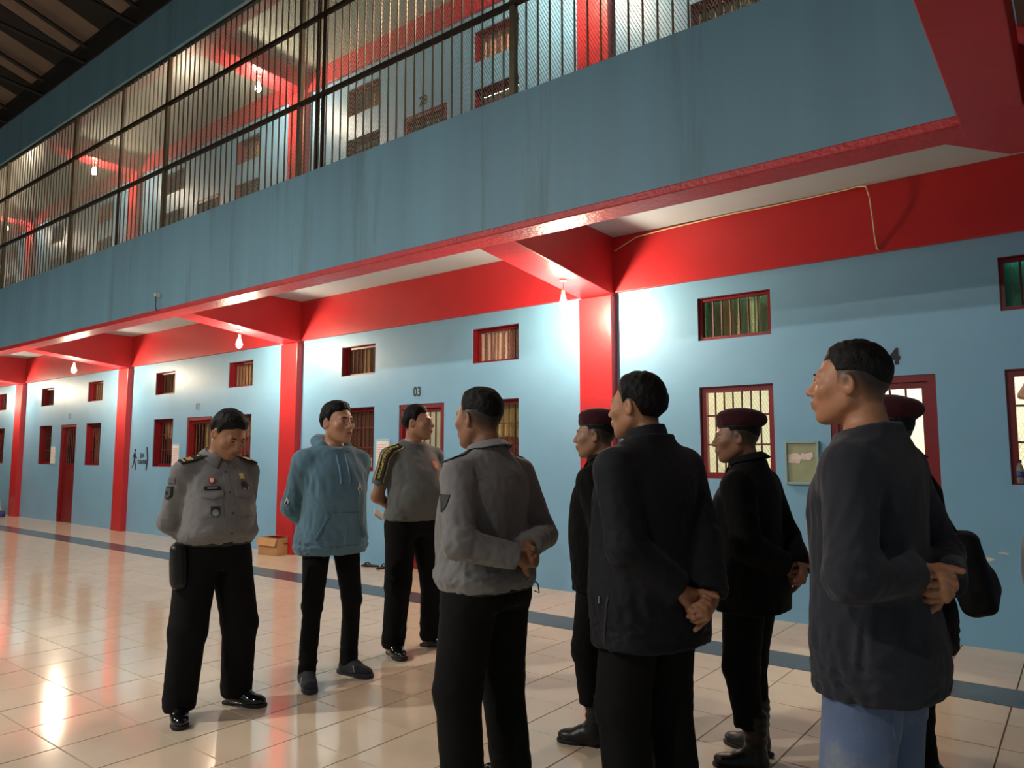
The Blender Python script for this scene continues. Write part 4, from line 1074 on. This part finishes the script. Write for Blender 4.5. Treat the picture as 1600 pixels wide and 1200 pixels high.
def collar(r, m, kind='shirt', z=1.455, rad=.068, hgt=.040, tilt=.32, yc=-.004, name='collar', open_=.0):
    """stand collar: sleeve round the neck; shirt adds the turned-down leaf with points"""
    Rt = rot(-tilt, 0, 0); c = v3(0, yc, z)
    def f(P):
        q = (P-c)@Rt; rr = np.sqrt(q[:, 0]**2+(q[:, 1]*.94)**2)
        d = smax(np.abs(rr-(rad-.10*q[:, 2]))-.0045, np.abs(q[:, 2])-hgt/2, .004)
        if open_: d = smax(d, -rbox(q, (0, rad, .0), (open_, .04, .05), .004), .003)
        if False:
            lf = np.abs(rr-(rad+.010-.42*(q[:, 2]-hgt/2)))-.0035; drop = .012+.030*np.clip(q[:, 1]/rad, 0, 1)**1.5
            lf = smax(lf, np.maximum(q[:, 2]-hgt/2-.002, -hgt/2-drop-q[:, 2]), .004)
            lf = smax(lf, -(np.abs(q[:, 0])-.012+(q[:, 1]-.2)*0)+np.where(q[:, 1] < 0, -1, 0)-np.clip((hgt/2-q[:, 2])*.45, 0, .05)*np.where(q[:, 1] > 0, -1, 0)*1., .003)
            d = np.minimum(d, lf)
        return d.astype(np.float32)
    o = sdf_obj(name, f, (-.12, -.13, z-.08), (.12, .12, z+.07), .0050, m, r['root'])
    if kind == 'shirt':
        Rb = Matrix(Rt.tolist())
        def ring(a, zz, k): return Vector((math.sin(a)*(rad+k), math.cos(a)*(rad+k)/.94, 0))+Vector((0, 0, zz))
        for sd in (1, -1):
            nu, nv = 22, 6; vs = []
            for lay in (0, 1):
                for j in range(nv+1):
                    for i in range(nu+1):
                        u = i/nu; v = j/nv; a = sd*(.10+u*(PI-.10)); drop = .036+.050*max(0, 1-u*2.6)**1.2
                        p = Vector((0, yc, z))+Rb@ring(a+sd*.30*v*max(0, 1-u*3), hgt/2+.002-drop*v, .004+.030*v)
                        hit = r['top_bvh'].find_nearest(p)
                        if hit[0] and (p-hit[0]).dot(hit[1]) < .006: p = hit[0]+hit[1]*.006
                        vs.append(tuple(p+(p-Vector((0, yc, p.z))).normalized()*(.0045 if lay == 0 else 0)))
            n1 = (nu+1)*(nv+1); fs = []
            for j in range(nv):
                for i in range(nu):
                    k = j*(nu+1)+i; fs.append((k, k+1, k+nu+2, k+nu+1)); fs.append((n1+k+nu+1, n1+k+nu+2, n1+k+1, n1+k))
            for i in range(nu):
                for j in (0, nv): k = j*(nu+1)+i; fs.append((k, k+1, n1+k+1, n1+k))
            for j in range(nv):
                for i in (0, nu): k = j*(nu+1)+i; fs.append((k, k+nu+1, n1+k+nu+1, n1+k))
            MB().add(vs, fs).build('collar_leaf', m, r['root'], smooth=True)
    return o
def belt(r, m, z=.955, w=.035, buckle=None):
    tab = r['tab']
    def f(P):
        d = loft(P, tab)-.010; return smax(np.abs(d)-.006, np.abs(P[:, 2]-z)-w/2, .003).astype(np.float32)
    o = sdf_obj('belt', f, (-.27, -.22, z-.05), (.27, .32, z+.05), .006, m, r['root'])
    if buckle:
        y = np.interp(z, tab[:, 0], tab[:, 2])+np.interp(z, tab[:, 0], tab[:, 3])
        MB().box((-.028, y+.012, z-.019), (.028, y+.020, z+.019)).build('buckle', buckle, o, bevel=.003)
def beret(r, m, tilt=(.10, .18), band=None, sag=1, badge=None):
    Rt = rot(tilt[0], sag*tilt[1], 0)
    def f(P):
        p = r['to_head'](P)
        q = (p-v3(0, -.008, .064))@Rt
        d = ell(q, (sag*.010, -.016, .034), (.095, .116, .046)); d = smin(d, ell(q, (0, -.008, -.002), (.083, .103, .048)), .03)
        d = smin(d, ell(q, (0, -.112, .020), (.030, .026, .022)), .03)
        d = smax(d, -.024-q[:, 2], .008)
        return ((d+.0022*wob(p, .05, 4, 4))*r['hs']).astype(np.float32)
    c0 = r['from_head']((0, -.01, .07)); a = axis(-.165, .165, .0052)
    V, Q = polygonise(f, a+c0[0], a+c0[1], axis(-.12, .12, .0052)+c0[2]); o = mesh_obj('beret', V, Q, m, r['root'])
    def fb(P):
        p = r['to_head'](P); q = (p-v3(0, -.008, .064))@Rt; d = ell(q, (0, -.008, -.004), (.0850, .1050, .046)); return (smax(d, np.abs(q[:, 2]+.023)-.005, .002)*r['hs']).astype(np.float32)
    V, Q = polygonise(fb, a+c0[0], a+c0[1], axis(-.12, .12, .0052)+c0[2]); mesh_obj('band', V, Q, band or M_black, o)
    return o
# ------------------------------------------------------------------ the ten people
C_uni = cloth('grey_uniform_cloth', (124, 122, 122)); C_blk = cloth('black_trouser_cloth', (11, 11, 12), .9, .1, .0)
C_hood = cloth('blue_fleece', (98, 134, 152)); C_tee = cloth('grey_tee_cloth', (104, 106, 104)); C_navy = cloth('navy_jacket_cloth', (21, 22, 29), .75, .1, .05)
C_fat = cloth('black_uniform_cloth', (9, 9, 10), .9, .1, .0); C_sweat = cloth('charcoal_knit', (44, 46, 54), .9, .1, .1); C_jean = mat('blue_denim', (94, 112, 146), .9, .22, 5., .15, 260, sheen=.2, dirt=((150, 152, 150), .55, 3.5, .6))
C_pale = cloth('pale_grey_shirt_cloth', (168, 168, 184)); C_beret = cloth('maroon_beret_wool', (56, 11, 21), .9, .1, .12)
M_shoe = mat('polished_black_leather', (12, 12, 13), .12, .05, spec=.6, coat=.5); M_boot = mat('black_boot_leather', (9, 9, 10), .4); M_sneak = mat('dark_grey_knit', (38, 40, 46), .8); M_lace = mat('black_lace', (20, 20, 22), .8)
M_gold = mat('gold_braid', (226, 196, 120), .4, .1, 30.); M_silver = mat('silver_badge', (196, 190, 178), .25, metal=.8); M_badge_red = mat('red_badge', (176, 62, 52), .4); M_dgrey = mat('dark_grey_embroidery', (52, 52, 54), .8); M_yellow = mat('yellow_print', (222, 190, 70), .6); M_wprint = mat('white_print', (222, 222, 222), .6); M_orange = mat('orange_red_emblem', (206, 92, 52), .6)

def epaulette(r, sd, stripes=True):
    S = r['sh'][sd]; pts = []; nr = []
    for i in range(7):
        t = i/6; pts.append((sd*(.075+(.135)*t*r['g']), .004, 1.40)); nr.append((sd*(.15+.65*t), .28, 1))
    o = strip_on(r, 'epaulette', M_black, pts, .066, nr, .006, thick=.007)
    if stripes:
        for a, b in ((.80, .86), (.48, .53), (.56, .61), (.64, .69)):
            q = [(sd*(.075+.135*t*r['g']), .004, 1.40) for t in (a, b)]; strip_on(r, 'rank_bar', M_gold, q, .052 if a < .75 else .058, [(sd*(.15+.65*t), .28, 1) for t in (a, b)], .0085, thick=.004, parent=o)
        t = .25; p = Vector((sd*(.075+.135*t), .004, 1.40)); n = Vector((sd*(.15+.65*t), .28, 1)).normalized(); hit = r['top_bvh'].ray_cast(p+n*.3, -n, .6)
        if hit[0]:
            bm = MB().lathe([(.001, 0), (.011, 0), (.009, .004), (.001, .005)], n=12).build('button', M_gold, o); bm.location = hit[0]+n*.007; bm.rotation_euler = n.to_track_quat('Z', 'Y').to_euler()
    return o
def placket(r, m, z0, z1, n=5):
    pts = [(0, .0, z) for z in np.linspace(z0, z1, 14)]; o = strip_on(r, 'placket', m, pts, .034, [(0, 1, 0)]*14, .002, thick=.004)
    for z in np.linspace(z0+.04, z1-.05, n):
        hit = r['top_bvh'].ray_cast(Vector((0, .6, z)), Vector((0, -1, 0)), 1.)
        if hit[0]: b = MB().lathe([(.001, 0), (.0055, 0), (.0055, .002), (.001, .002)], n=10).build('button', M_dgrey, o); b.location = hit[0]+Vector((0, .003, 0)); b.rotation_euler = (-PI/2, 0, 0)
def side_c(r, sd, t):   # a point on the outside of the upper arm
    S, E = r['sh'][sd], r['el'][sd]; return S+(E-S)*t
def seam(r, sd, m, name='armhole_seam'):
    S = r['sh'][sd]; pts = []; nr = []
    for i in range(9):
        a = -.2+i*.30; pts.append((S.x-sd*.030, S.y, S.z)); nr.append((0, math.cos(a+1.2) if False else math.sin(a*1.05-.9), math.cos(a*1.05-.9)))
    return strip_on(r, name, m, pts, .006, nr, .0015, thick=.004)

# 1 bowed officer in a grey uniform shirt
r = person('man in grey uniform shirt with gold-barred epaulettes, head bowed, pouch on belt', (-3.905, 2.295), -8, 1.66, 1.06, .058, head=(.20, -.58, .0), hs=1.08, skin=(166, 118, 88), hair='full', hair_seed=1, hz=.90, feet=((.165, .02, -.30), (-.165, .0, .55)), grip='L')
top_garment(r, C_uni, 'shirt', .014, .945, 0, 'long', .96, (.0, 1.448, .30), .0075, .004, .018, 1)
collar(r, C_uni, 'shirt', 1.452, .070, .040, .34, open_=.012)
trousers(r, C_blk, .975, 1.12, .0035, 2, .05, .088, knee_r=.086); belt(r, M_black, .955, .038, M_dgrey); shoes(r, M_shoe, 'formal')
epaulette(r, 1); epaulette(r, -1); placket(r, C_uni, .97, 1.40, 4)
for sd in (1, -1):
    pk = patch(r, 'pocket', C_uni, (sd*.085, .12, 1.165), (sd*.2, 1, 0), (0, 0, 1), .11, .12, 'rect', lift=.003)
    patch(r, 'pocket_flap', C_uni, (sd*.085, .12, 1.225), (sd*.2, 1, 0), (0, 0, 1), .118, .048, 'flap', lift=.0075, parent=pk)
b = patch(r, 'badge', M_badge_red, (.085, .12, 1.305), (.2, 1, 0), (0, 0, 1), .040, .040, 'oval', lift=.006)
patch(r, 'badge_centre', M_wprint, (.085, .12, 1.305), (.2, 1, 0), (0, 0, 1), .020, .024, 'shield', lift=.009, parent=b)
nt = patch(r, 'name_tag', M_black, (.085, .12, 1.262), (.2, 1, 0), (0, 0, 1), .085, .020, 'rect', lift=.010)
patch(r, 'name_tag_letters', M_wprint, (.085, .12, 1.262), (.2, 1, 0), (0, 0, 1), .050, .004, 'rect', lift=.012, parent=nt)
b = patch(r, 'badge', M_black, (.075, .12, 1.135), (.2, 1, 0), (0, 0, 1), .046, .056, 'shield', lift=.009)
patch(r, 'badge_centre', M_silver, (.075, .12, 1.130), (.2, 1, 0), (0, 0, 1), .034, .040, 'oval', lift=.013, parent=b)
c = side_c(r, 1, .42); b = patch(r, 'arm_patch', M_black, c, (1, .35, .1), (0, 0, 1), .066, .072, 'shield', lift=.006)
patch(r, 'arm_patch_field', mat('grey_patch_field', (92, 92, 92), .8), c, (1, .35, .1), (0, 0, 1), .050, .054, 'shield', lift=.009, parent=b)
patch(r, 'arm_patch_emblem', M_black, c, (1, .35, .1), (0, 0, 1), .024, .026, 'diamond', lift=.011, parent=b)
c = side_c(r, 1, .20); patch(r, 'arm_title', mat('grey_patch_edge', (108, 106, 108), .8), c, (1, .35, .2), (0, 0, 1), .060, .030, 'rect', lift=.006)
b = patch(r, 'badge', M_gold, (-.095, .12, 1.325), (-.25, 1, 0), (0, 0, 1), .026, .030, 'rect', lift=.008)
b = patch(r, 'badge', M_black, (-.095, .12, 1.275), (-.25, 1, 0), (0, 0, 1), .040, .040, 'oval', lift=.009)
for dx in (-.016, .016): patch(r, 'badge_stud', M_silver, (-.095+dx, .12, 1.255), (-.25, 1, 0), (0, 0, 1), .011, .011, 'oval', lift=.013, parent=b)
# belt pouch on his right hip
def pouch(P):
    q = (P-v3(.205, .015, .835))@rot(0, .06, -.35); d = rbox(q, (0, 0, 0), (.044, .088, .125), .036); return smin(d, rbox(q, (.020, 0, -.02), (.028, .062, .075), .022), .010).astype(np.float32)
po = sdf_obj('belt_pouch', pouch, (.09, -.13, .66), (.32, .16, 1.0), .0058, M_boot, r['root'])

# 2 man in the blue hoodie
r = person('man in light blue hooded sweatshirt and black jeans', (-3.865, 3.08), -12, 1.725, 1.08, .012, head=(.22, .02, .03), hs=1.10, skin=(186, 134, 104), hair='quiff', hair_seed=2, hz=.90, feet=((.16, .05, -.28), (-.145, .0, .35)), grip='L')
top_garment(r, C_hood, 'hoodie', .024, .775, .006, 'long', .93, (.0, 1.462, .34), .0100, .008, .012, 2, rib=.006, arm=.020)
trousers(r, C_blk, .90, .86, .0055, 4, .06, .056, knee_r=.066); shoes(r, M_sneak, 'sneaker', mat('dark_grey_sole', (50, 52, 58), .7), M_lace, mat('pale_grey_stripe', (150, 152, 158), .6))
def hood(P):
    q = (P-v3(0, -.030, 1.435)); s_ = np.c_[np.abs(q[:, 0]), q[:, 1], q[:, 2]].astype(np.float32); d = None
    path = [(0, .110, -.055), (.050, .085, -.022), (.088, .030, .018), (.088, -.040, .045), (.050, -.088, .050), (0, -.100, .048)]
    rad = [.015, .020, .028, .034, .040, .044]
    for a, b, ra, rb in zip(path, path[1:], rad, rad[1:]):
        x = cap(s_, a, b, ra, rb); d = x if d is None else smin(d, x, .02)
    d = smin(d, ell(q, (0, -.135, -.02), (.085, .045, .085)), .03)
    d = smax(d, -cap(q, (0, .04, -.02), (0, .0, .20), .052, .095), .012)
    return (d+.003*wob(P, .06, 5, 4)).astype(np.float32)
sdf_obj('hood', hood, (-.17, -.25, 1.26), (.17, .15, 1.58), .0062, C_hood, r['root'])
for x0 in (-.030, .030):
    pts = [(x0, 0, z) for z in np.linspace(1.395, 1.215, 10)]; strip_on(r, 'drawstring', mat('blue_cord', (118, 160, 180), .8), pts, .008, [(0, 1, 0)]*10, .008, thick=.008)
pk = []
put = hug(r['top_bvh'], (0, .1, .93), (0, 1, 0), (0, 0, 1), None)
kp = patch(r, 'kangaroo_pocket', C_hood, (0, .1, .935), (0, 1, 0), (0, 0, 1), .24, .20, 'rect', 14, 10, .005)
for sd in (1, -1):
    pts = [(sd*(.165-.075*t), .1, .875+.15*t) for t in np.linspace(0, 1, 8)]; strip_on(r, 'pocket_edge', C_hood, pts, .014, [(sd*.2, 1, 0)]*8, .010, thick=.010, parent=kp)
def stone(c, n, s, par=None):
    o = patch(r, 'diamond_logo', M_wprint, c, n, (0, 0, 1), .040*s, .070*s, 'diamond', 8, 12, .004)
    patch(r, 'logo_core', M_black, Vector(c)+Vector((0, 0, -.010*s)), n, (0, 0, 1), .016*s, .034*s, 'diamond', 6, 8, .0065, parent=o)
stone((-.095, .1, 1.185), (-.25, 1, 0), 1.0); stone(tuple(side_c(r, 1, .86)), (1, .55, 0), .85)

# 3 man in the grey T-shirt
r = person('man in grey short-sleeved shirt with yellow lettered sleeve band, looking away', (-3.94, 3.88), -14, 1.765, 1.06, .050, head=(.62, .04, 0), hs=1.02, skin=(172, 124, 96), hair='full', hair_seed=3, hz=.93, feet=((.150, .03, -.15), (-.17, .0, .60)), grip='L')
top_garment(r, C_tee, 'tee_shirt', .014, .905, .006, .72, .9, (.0, 1.462, .26), .0065, 0, .006, 3)
collar(r, C_tee, 'band', 1.452, .067, .018, .30); trousers(r, C_blk, .97, 1.08, .004, 6, .05, .080, knee_r=.080); shoes(r, M_shoe, 'formal', laces=M_lace)
S, E = r['sh'][1], r['el'][1]
ts = np.linspace(-.10, .66, 18); P_ = [S+(E-S)*t for t in ts]
def band_pts(off): return [(Vector((p.x-(.085*max(0, .12-t)/.22 if t < .12 else 0), p.y, p.z+(.03 if t < .05 else 0)))+Vector((0, off, 0))) for p, t in zip(P_, ts)]
nr = [Vector((.85+.1*t, .50, .75-.9*t if t < .4 else .35)) for t in ts]
sb = strip_on(r, 'sleeve_band', mat('black_sleeve_band', (30, 28, 24), .8), band_pts(.02), .052, nr, .003, thick=.005)
for off in (-.016, .056): strip_on(r, 'piping', M_gold, band_pts(off), .006, nr, .0055, thick=.006, parent=sb)
word = 'KEMENKUMHAM'; bp = band_pts(.02); arc = []
for p, n in zip(bp, nr):
    n = Vector(n).normalized(); hit = r['top_bvh'].ray_cast(Vector(p)+n*.3, -n, .6); arc.append((hit[0] or Vector(p), n))
cum = [0]
for a, b in zip(arc, arc[1:]): cum.append(cum[-1]+(b[0]-a[0]).length)
for i, ch in enumerate(word):
    sdist = cum[-1]*(.05+.90*(i+.5)/len(word)); k = max(j for j in range(len(cum)) if cum[j] <= sdist); k = min(k, len(arc)-2); t = (sdist-cum[k])/max(1e-6, cum[k+1]-cum[k])
    p = arc[k][0].lerp(arc[k+1][0], t); n = arc[k][1].lerp(arc[k+1][1], t).normalized(); tg = (arc[k+1][0]-arc[k][0]).normalized()
    up_ = n.cross(tg)                       # letter tops point to the chest
    hug_text(r, 'sleeve_letter', ch, .035, M_yellow, p, n, up_, bold=.0012, lift=.0045, parent=sb)
b = patch(r, 'chest_emblem', M_orange, (-.095, .1, 1.285), (-.3, 1, 0), (0, 0, 1), .050, .066, 'shield', lift=.004)
patch(r, 'emblem_centre', M_gold, (-.095, .1, 1.282), (-.3, 1, 0), (0, 0, 1), .022, .030, 'diamond', lift=.006, parent=b)
fp = empty('folded_paper'); fp.matrix_world = r['root'].matrix_basis.copy(); tag(fp, 'white folded paper held behind the back of the man in grey short sleeves', 'paper')
def paperf(P): return rbox(P, (.155, -.225, .935), (.050, .006, .028), .004, rot(.2, -.5, .35)).astype(np.float32)
sdf_obj('sheet', paperf, (.05, -.32, .84), (.26, -.13, 1.03), .0045, M_white, fp)

# 4 grey uniform, seen from behind
r = person('man in grey uniform shirt seen from behind, hands clasped, black trousers', (-2.03, 2.43), 178, 1.675, 1.15, .035, head=(.02, -.03, 0), hs=1.08, skin=(150, 104, 80), hair='fade', hair_seed=4, hz=1.02, feet=((.15, .0, -.2), (-.15, .0, .2)), grip='L', res=.004)
top_garment(r, C_uni, 'shirt', .014, .875, 0, 'long', .95, (.0, 1.455, .24), .0085, .006, .020, 5, .0072)
collar(r, C_uni, 'shirt', 1.462, .070, .044, .26); trousers(r, C_blk, .905, 1.08, .003, 3, .05, .088, .010, .088); belt(r, M_black, .885, .034); shoes(r, M_shoe, 'formal')
epaulette(r, 1, False); epaulette(r, -1, False)
pts = [(x, -.1, 1.335) for x in np.linspace(-.17, .17, 16)]; strip_on(r, 'yoke_seam', C_uni, pts, .006, [(0, -1, .15)]*16, .0012, thick=.004)
c = side_c(r, -1, .42); patch(r, 'arm_patch', M_black, c, (-1, .45, .1), (0, 0, 1), .062, .07, 'shield', lift=.005)
for sd in (1, -1):
    E_, W_ = r['el'][sd], r['wr'][sd]; a = E_+(W_-E_)*.76; b_ = E_+(W_-E_)*.965
    ax = (W_-E_).normalized()
    def cf(P, a=a, b_=b_): return smax(cap(P, a, b_, .049, .0475)+.0, np.maximum((P-v3(*b_))@v3(*ax), -((P-v3(*a))@v3(*ax))), .004).astype(np.float32)
    m_ = (a+b_)/2; sdf_obj('cuff', cf, tuple(m_-Vector((.1, .1, .1))), tuple(m_+Vector((.1, .1, .1))), .0055, C_uni, r['root'])
MB().tube([(.16, -.13, .90), (.185, -.14, .875), (.18, -.15, .84), (.16, -.14, .85)], .003, 6).build('key_loop', M_black, r['root'])

# 5 beret, mostly hidden
r = person('man in maroon beret and black uniform, half hidden behind the navy jacket', (-1.99, 3.33), 184, 1.62, 1.05, .02, head=(.30, .0, 0), hs=1.04, skin=(150, 110, 84), hair='fade', hair_seed=5, hz=.90, feet=((.13, .0, -.15), (-.13, .02, .25)), grip='L')
top_garment(r, C_fat, 'uniform_jacket', .020, .77, .010, 'long', .95, (.0, 1.462, .28), .0060, .006, .0, 7, arm=.018)
collar(r, C_fat, 'shirt', 1.462, .072, .050, .28); trousers(r, C_fat, .90, 1.0, .006, 3, .20, .062, knee_r=.078); shoes(r, M_boot, 'boot', laces=M_lace); beret(r, C_beret, (.05, .16), M_black, 1)

# 6 navy jacket, seen from behind
r = person('man in dark navy zip jacket seen from behind, hands clasped low', (-1.365, 2.615), 166, 1.715, 1.12, .02, head=(.24, .0, 0), hs=1.05, skin=(176, 124, 92), hair='full', hair_seed=6, hz=.875, feet=((.13, .0, -.2), (-.13, .0, .2)), grip='R', res=.004, hand_off=.0)
top_garment(r, C_navy, 'zip_jacket', .026, .70, .022, 'long', .93, (.0, 1.470, .20), .0075, .010, .0, 8, .0075, arm=.022)
collar(r, C_navy, 'band', 1.475, .074, .062, .24, name='stand_collar'); trousers(r, C_blk, .90, 1.06, .003, 3, .05, .090, knee_r=.090); shoes(r, M_shoe, 'formal')
pts = [(-.155-.01*t, -.02+.03*t, .90-.19*t) for t in np.linspace(0, 1, 10)]; o = strip_on(r, 'side_zip', M_black, pts, .010, [(-1, -.15, 0)]*10, .002, thick=.005)
hit = r['top_bvh'].ray_cast(Vector((-.6, .0, .885)), Vector((1, 0, 0)), 1.)
if hit[0]: MB().tube([tuple(hit[0]+Vector((-.004, 0, .008))), tuple(hit[0]+Vector((-.006, 0, -.016)))], .0028, 6).build('zip_pull', M_silver, o)
pts = [(x, -.1, .730) for x in np.linspace(-.16, .16, 14)]; strip_on(r, 'hem_seam', C_navy, pts, .005, [(0, -1, 0)]*14, .0015, thick=.004)
pts = [(-.12-.004*i, .02+.008*i, 1.40-.002*i) for i in range(8)]; strip_on(r, 'shoulder_piping', mat('grey_piping', (120, 104, 108), .6), pts, .004, [(-.7, .45, 1)]*8, .002, thick=.003)

# 7 beret, profile
r = person('man in maroon beret and black uniform in profile before the lit barred window', (-1.287, 3.49), 180, 1.60, 1.08, .03, head=(.36, -.05, 0), hs=1.06, skin=(140, 98, 74), hair='fade', hair_seed=7, hz=.935, feet=((.12, .05, -.25), (-.12, -.02, .15)), grip='R')
top_garment(r, C_fat, 'uniform_jacket', .024, .74, .014, 'long', .93, (.0, 1.468, .26), .0065, .010, .0, 9, arm=.022)
collar(r, C_fat, 'shirt', 1.470, .074, .056, .28); trousers(r, C_fat, .90, 1.02, .006, 5, .20, .064, knee_r=.080); shoes(r, M_boot, 'boot', laces=M_lace); beret(r, C_beret, (.06, .14), M_black, 1)
MB().tube([tuple(r['from_head']((.0, y_, z_))) for y_, z_ in ()]+[tuple(r['from_head']((x_, .1005-abs(x_)*.25, -.0490-abs(x_)*.12))) for x_ in (-.020, -.010, 0, .010, .020)], .0034, 6).build('moustache', M_hair, r['root'])

# 8 charcoal pullover and jeans, nearest
r = person('tall man in charcoal long-sleeved pullover and faded jeans, in profile', (-.49, 2.262), 171, 1.735, .98, .0, head=(.22, .06, 0), hs=.97, skin=(178, 122, 90), hair='fade', hair_seed=8, hz=1.05, feet=((.12, .0, -.15), (-.12, .0, .15)), grip='R', res=.0034, hand_off=-.06, pole=(.75, -.02, -.62))
top_garment(r, C_sweat, 'pullover', .022, .765, .012, 'long', .95, (.0, 1.458, .24), .0075, .006, .0, 10, .0068, arm=.014)
collar(r, C_sweat, 'band', 1.452, .067, .020, .24); trousers(r, C_jean, .90, 1.02, .0035, 8, .05, .080, .009, .080, name='jeans'); shoes(r, M_sneak, 'sneaker', M_white)
for sd in (-1, 1):
    pk = patch(r, 'back_pocket', C_jean, (sd*.085, -.12, .72), (sd*.2, -1, 0), (0, 0, 1), .10, .11, 'shield', lift=.004, bvh=r['leg_bvh'])
pr = patch(r, 'front_print', mat('cream_print', (200, 186, 160), .8, .3, 60.), (0, .1, 1.16), (0, 1, 0), (0, 0, 1), .20, .16, 'rect', lift=.003)

# 9 beret with glasses and sling bag
r9 = r = person('man in maroon beret and glasses behind the charcoal pullover', (-.577, 3.13), 174, 1.605, 1.10, .03, head=(.02, .0, 0), hs=1.06, skin=(150, 104, 78), hair='fade', hair_seed=9, hz=.86, feet=((.12, .0, -.2), (-.12, .0, .2)), grip='L', front=True)
top_garment(r, C_fat, 'uniform_jacket', .022, .74, .014, 'long', .93, (.0, 1.468, .26), .0065, .010, .0, 11, arm=.020)
collar(r, C_fat, 'shirt', 1.468, .074, .052, .28); trousers(r, C_fat, .90, 1.02, .007, 5, .20, .066, knee_r=.082); shoes(r, M_boot, 'boot', laces=M_lace); beret(r, C_beret, (.04, .12), M_black, 1)
gl = MB()
for sd in (1, -1): gl.tube([tuple(r['from_head']((sd*.080, -.012, .010))), tuple(r['from_head']((sd*.076, .05, .014))), tuple(r['from_head']((sd*.062, .098, .012)))], .0022, 6)
for sd in (1, -1): gl.tube([tuple(r['from_head']((sd*(.034+.024*math.cos(a)), .101, .004+.016*math.sin(a)))) for a in np.linspace(0, 2*PI, 15)], .0018, 6)
gl.tube([tuple(r['from_head']((-.010, .106, .006))), tuple(r['from_head']((.010, .106, .006)))], .0018, 6)
gl.build('glasses', M_black, r['root'])
M_bagc = cloth('black_bag_nylon', (13, 13, 14), .7, .1, .0)
bag = empty('sling_bag', (0, 0, 0)); bag.matrix_world = Matrix.Translation((-.577, 3.13, 0)) @ Matrix.Rotation(math.radians(174)-PI/2, 4, 'Z') @ Matrix.Scale(1.605/1.70, 4)
tag(bag, 'black sling bag hanging behind the man with glasses', 'bag')
def bagf(P):
    q = (P-v3(-.02, -.245, 1.060))@rot(-.20, 0, .25); d = rbox(q, (0, 0, 0), (.115, .062, .150), .045); d = smin(d, ell(q, (0, -.035, -.045), (.085, .052, .085)), .02); return (d+.003*wob(P, .07, 3, 4)).astype(np.float32)
sdf_obj('bag_body', bagf, (-.24, -.42, .82), (.22, -.08, 1.30), .0062, M_bagc, bag)
st = []
for x_, z_, n_ in ((-.02, 1.17, (0, -1, .1)), (.03, 1.24, (.1, -1, .2)), (.07, 1.31, (.2, -1, .4)), (.10, 1.37, (.3, -.8, .8)), (.11, 1.39, (.35, 0, 1)), (.10, 1.36, (.3, .8, .8)), (.06, 1.27, (.1, 1, .2)), (0, 1.17, (0, 1, 0)), (-.08, 1.06, (-.3, 1, 0)), (-.13, .99, (-1, .5, 0))):
    n = Vector(n_).normalized(); hit = r['top_bvh'].ray_cast(Vector((x_, -.02, z_))+n*.4, -n, .6); st.append(tuple((hit[0] or Vector((x_, -.02, z_)))+n*.006))
MB().tube([(-.03, -.215, 1.19)]+st[1:]+[(-.18, -.12, .985), (-.10, -.20, .985)], .010, 8).build('strap', M_bagc, bag, smooth=True)

# 10 man cut off by the right edge
r = person('man in pale grey shirt cut off by the right edge of the photo', (.025, 2.625), 182, 1.735, 1.02, .03, head=(.05, -.05, 0), hs=1.04, skin=(186, 134, 104), hair='quiff', hair_seed=10, hz=.95, feet=((.13, .0, -.2), (-.13, .0, .2)), grip='L')
top_garment(r, C_pale, 'shirt', .022, .76, .016, 'long', .95, (.0, 1.455, .28), .005, .006, .0, 12); collar(r, C_pale, 'shirt', 1.458, .070, .040, .30); trousers(r, C_blk, .90, 1.0, .004, 3); shoes(r, M_shoe, 'formal')
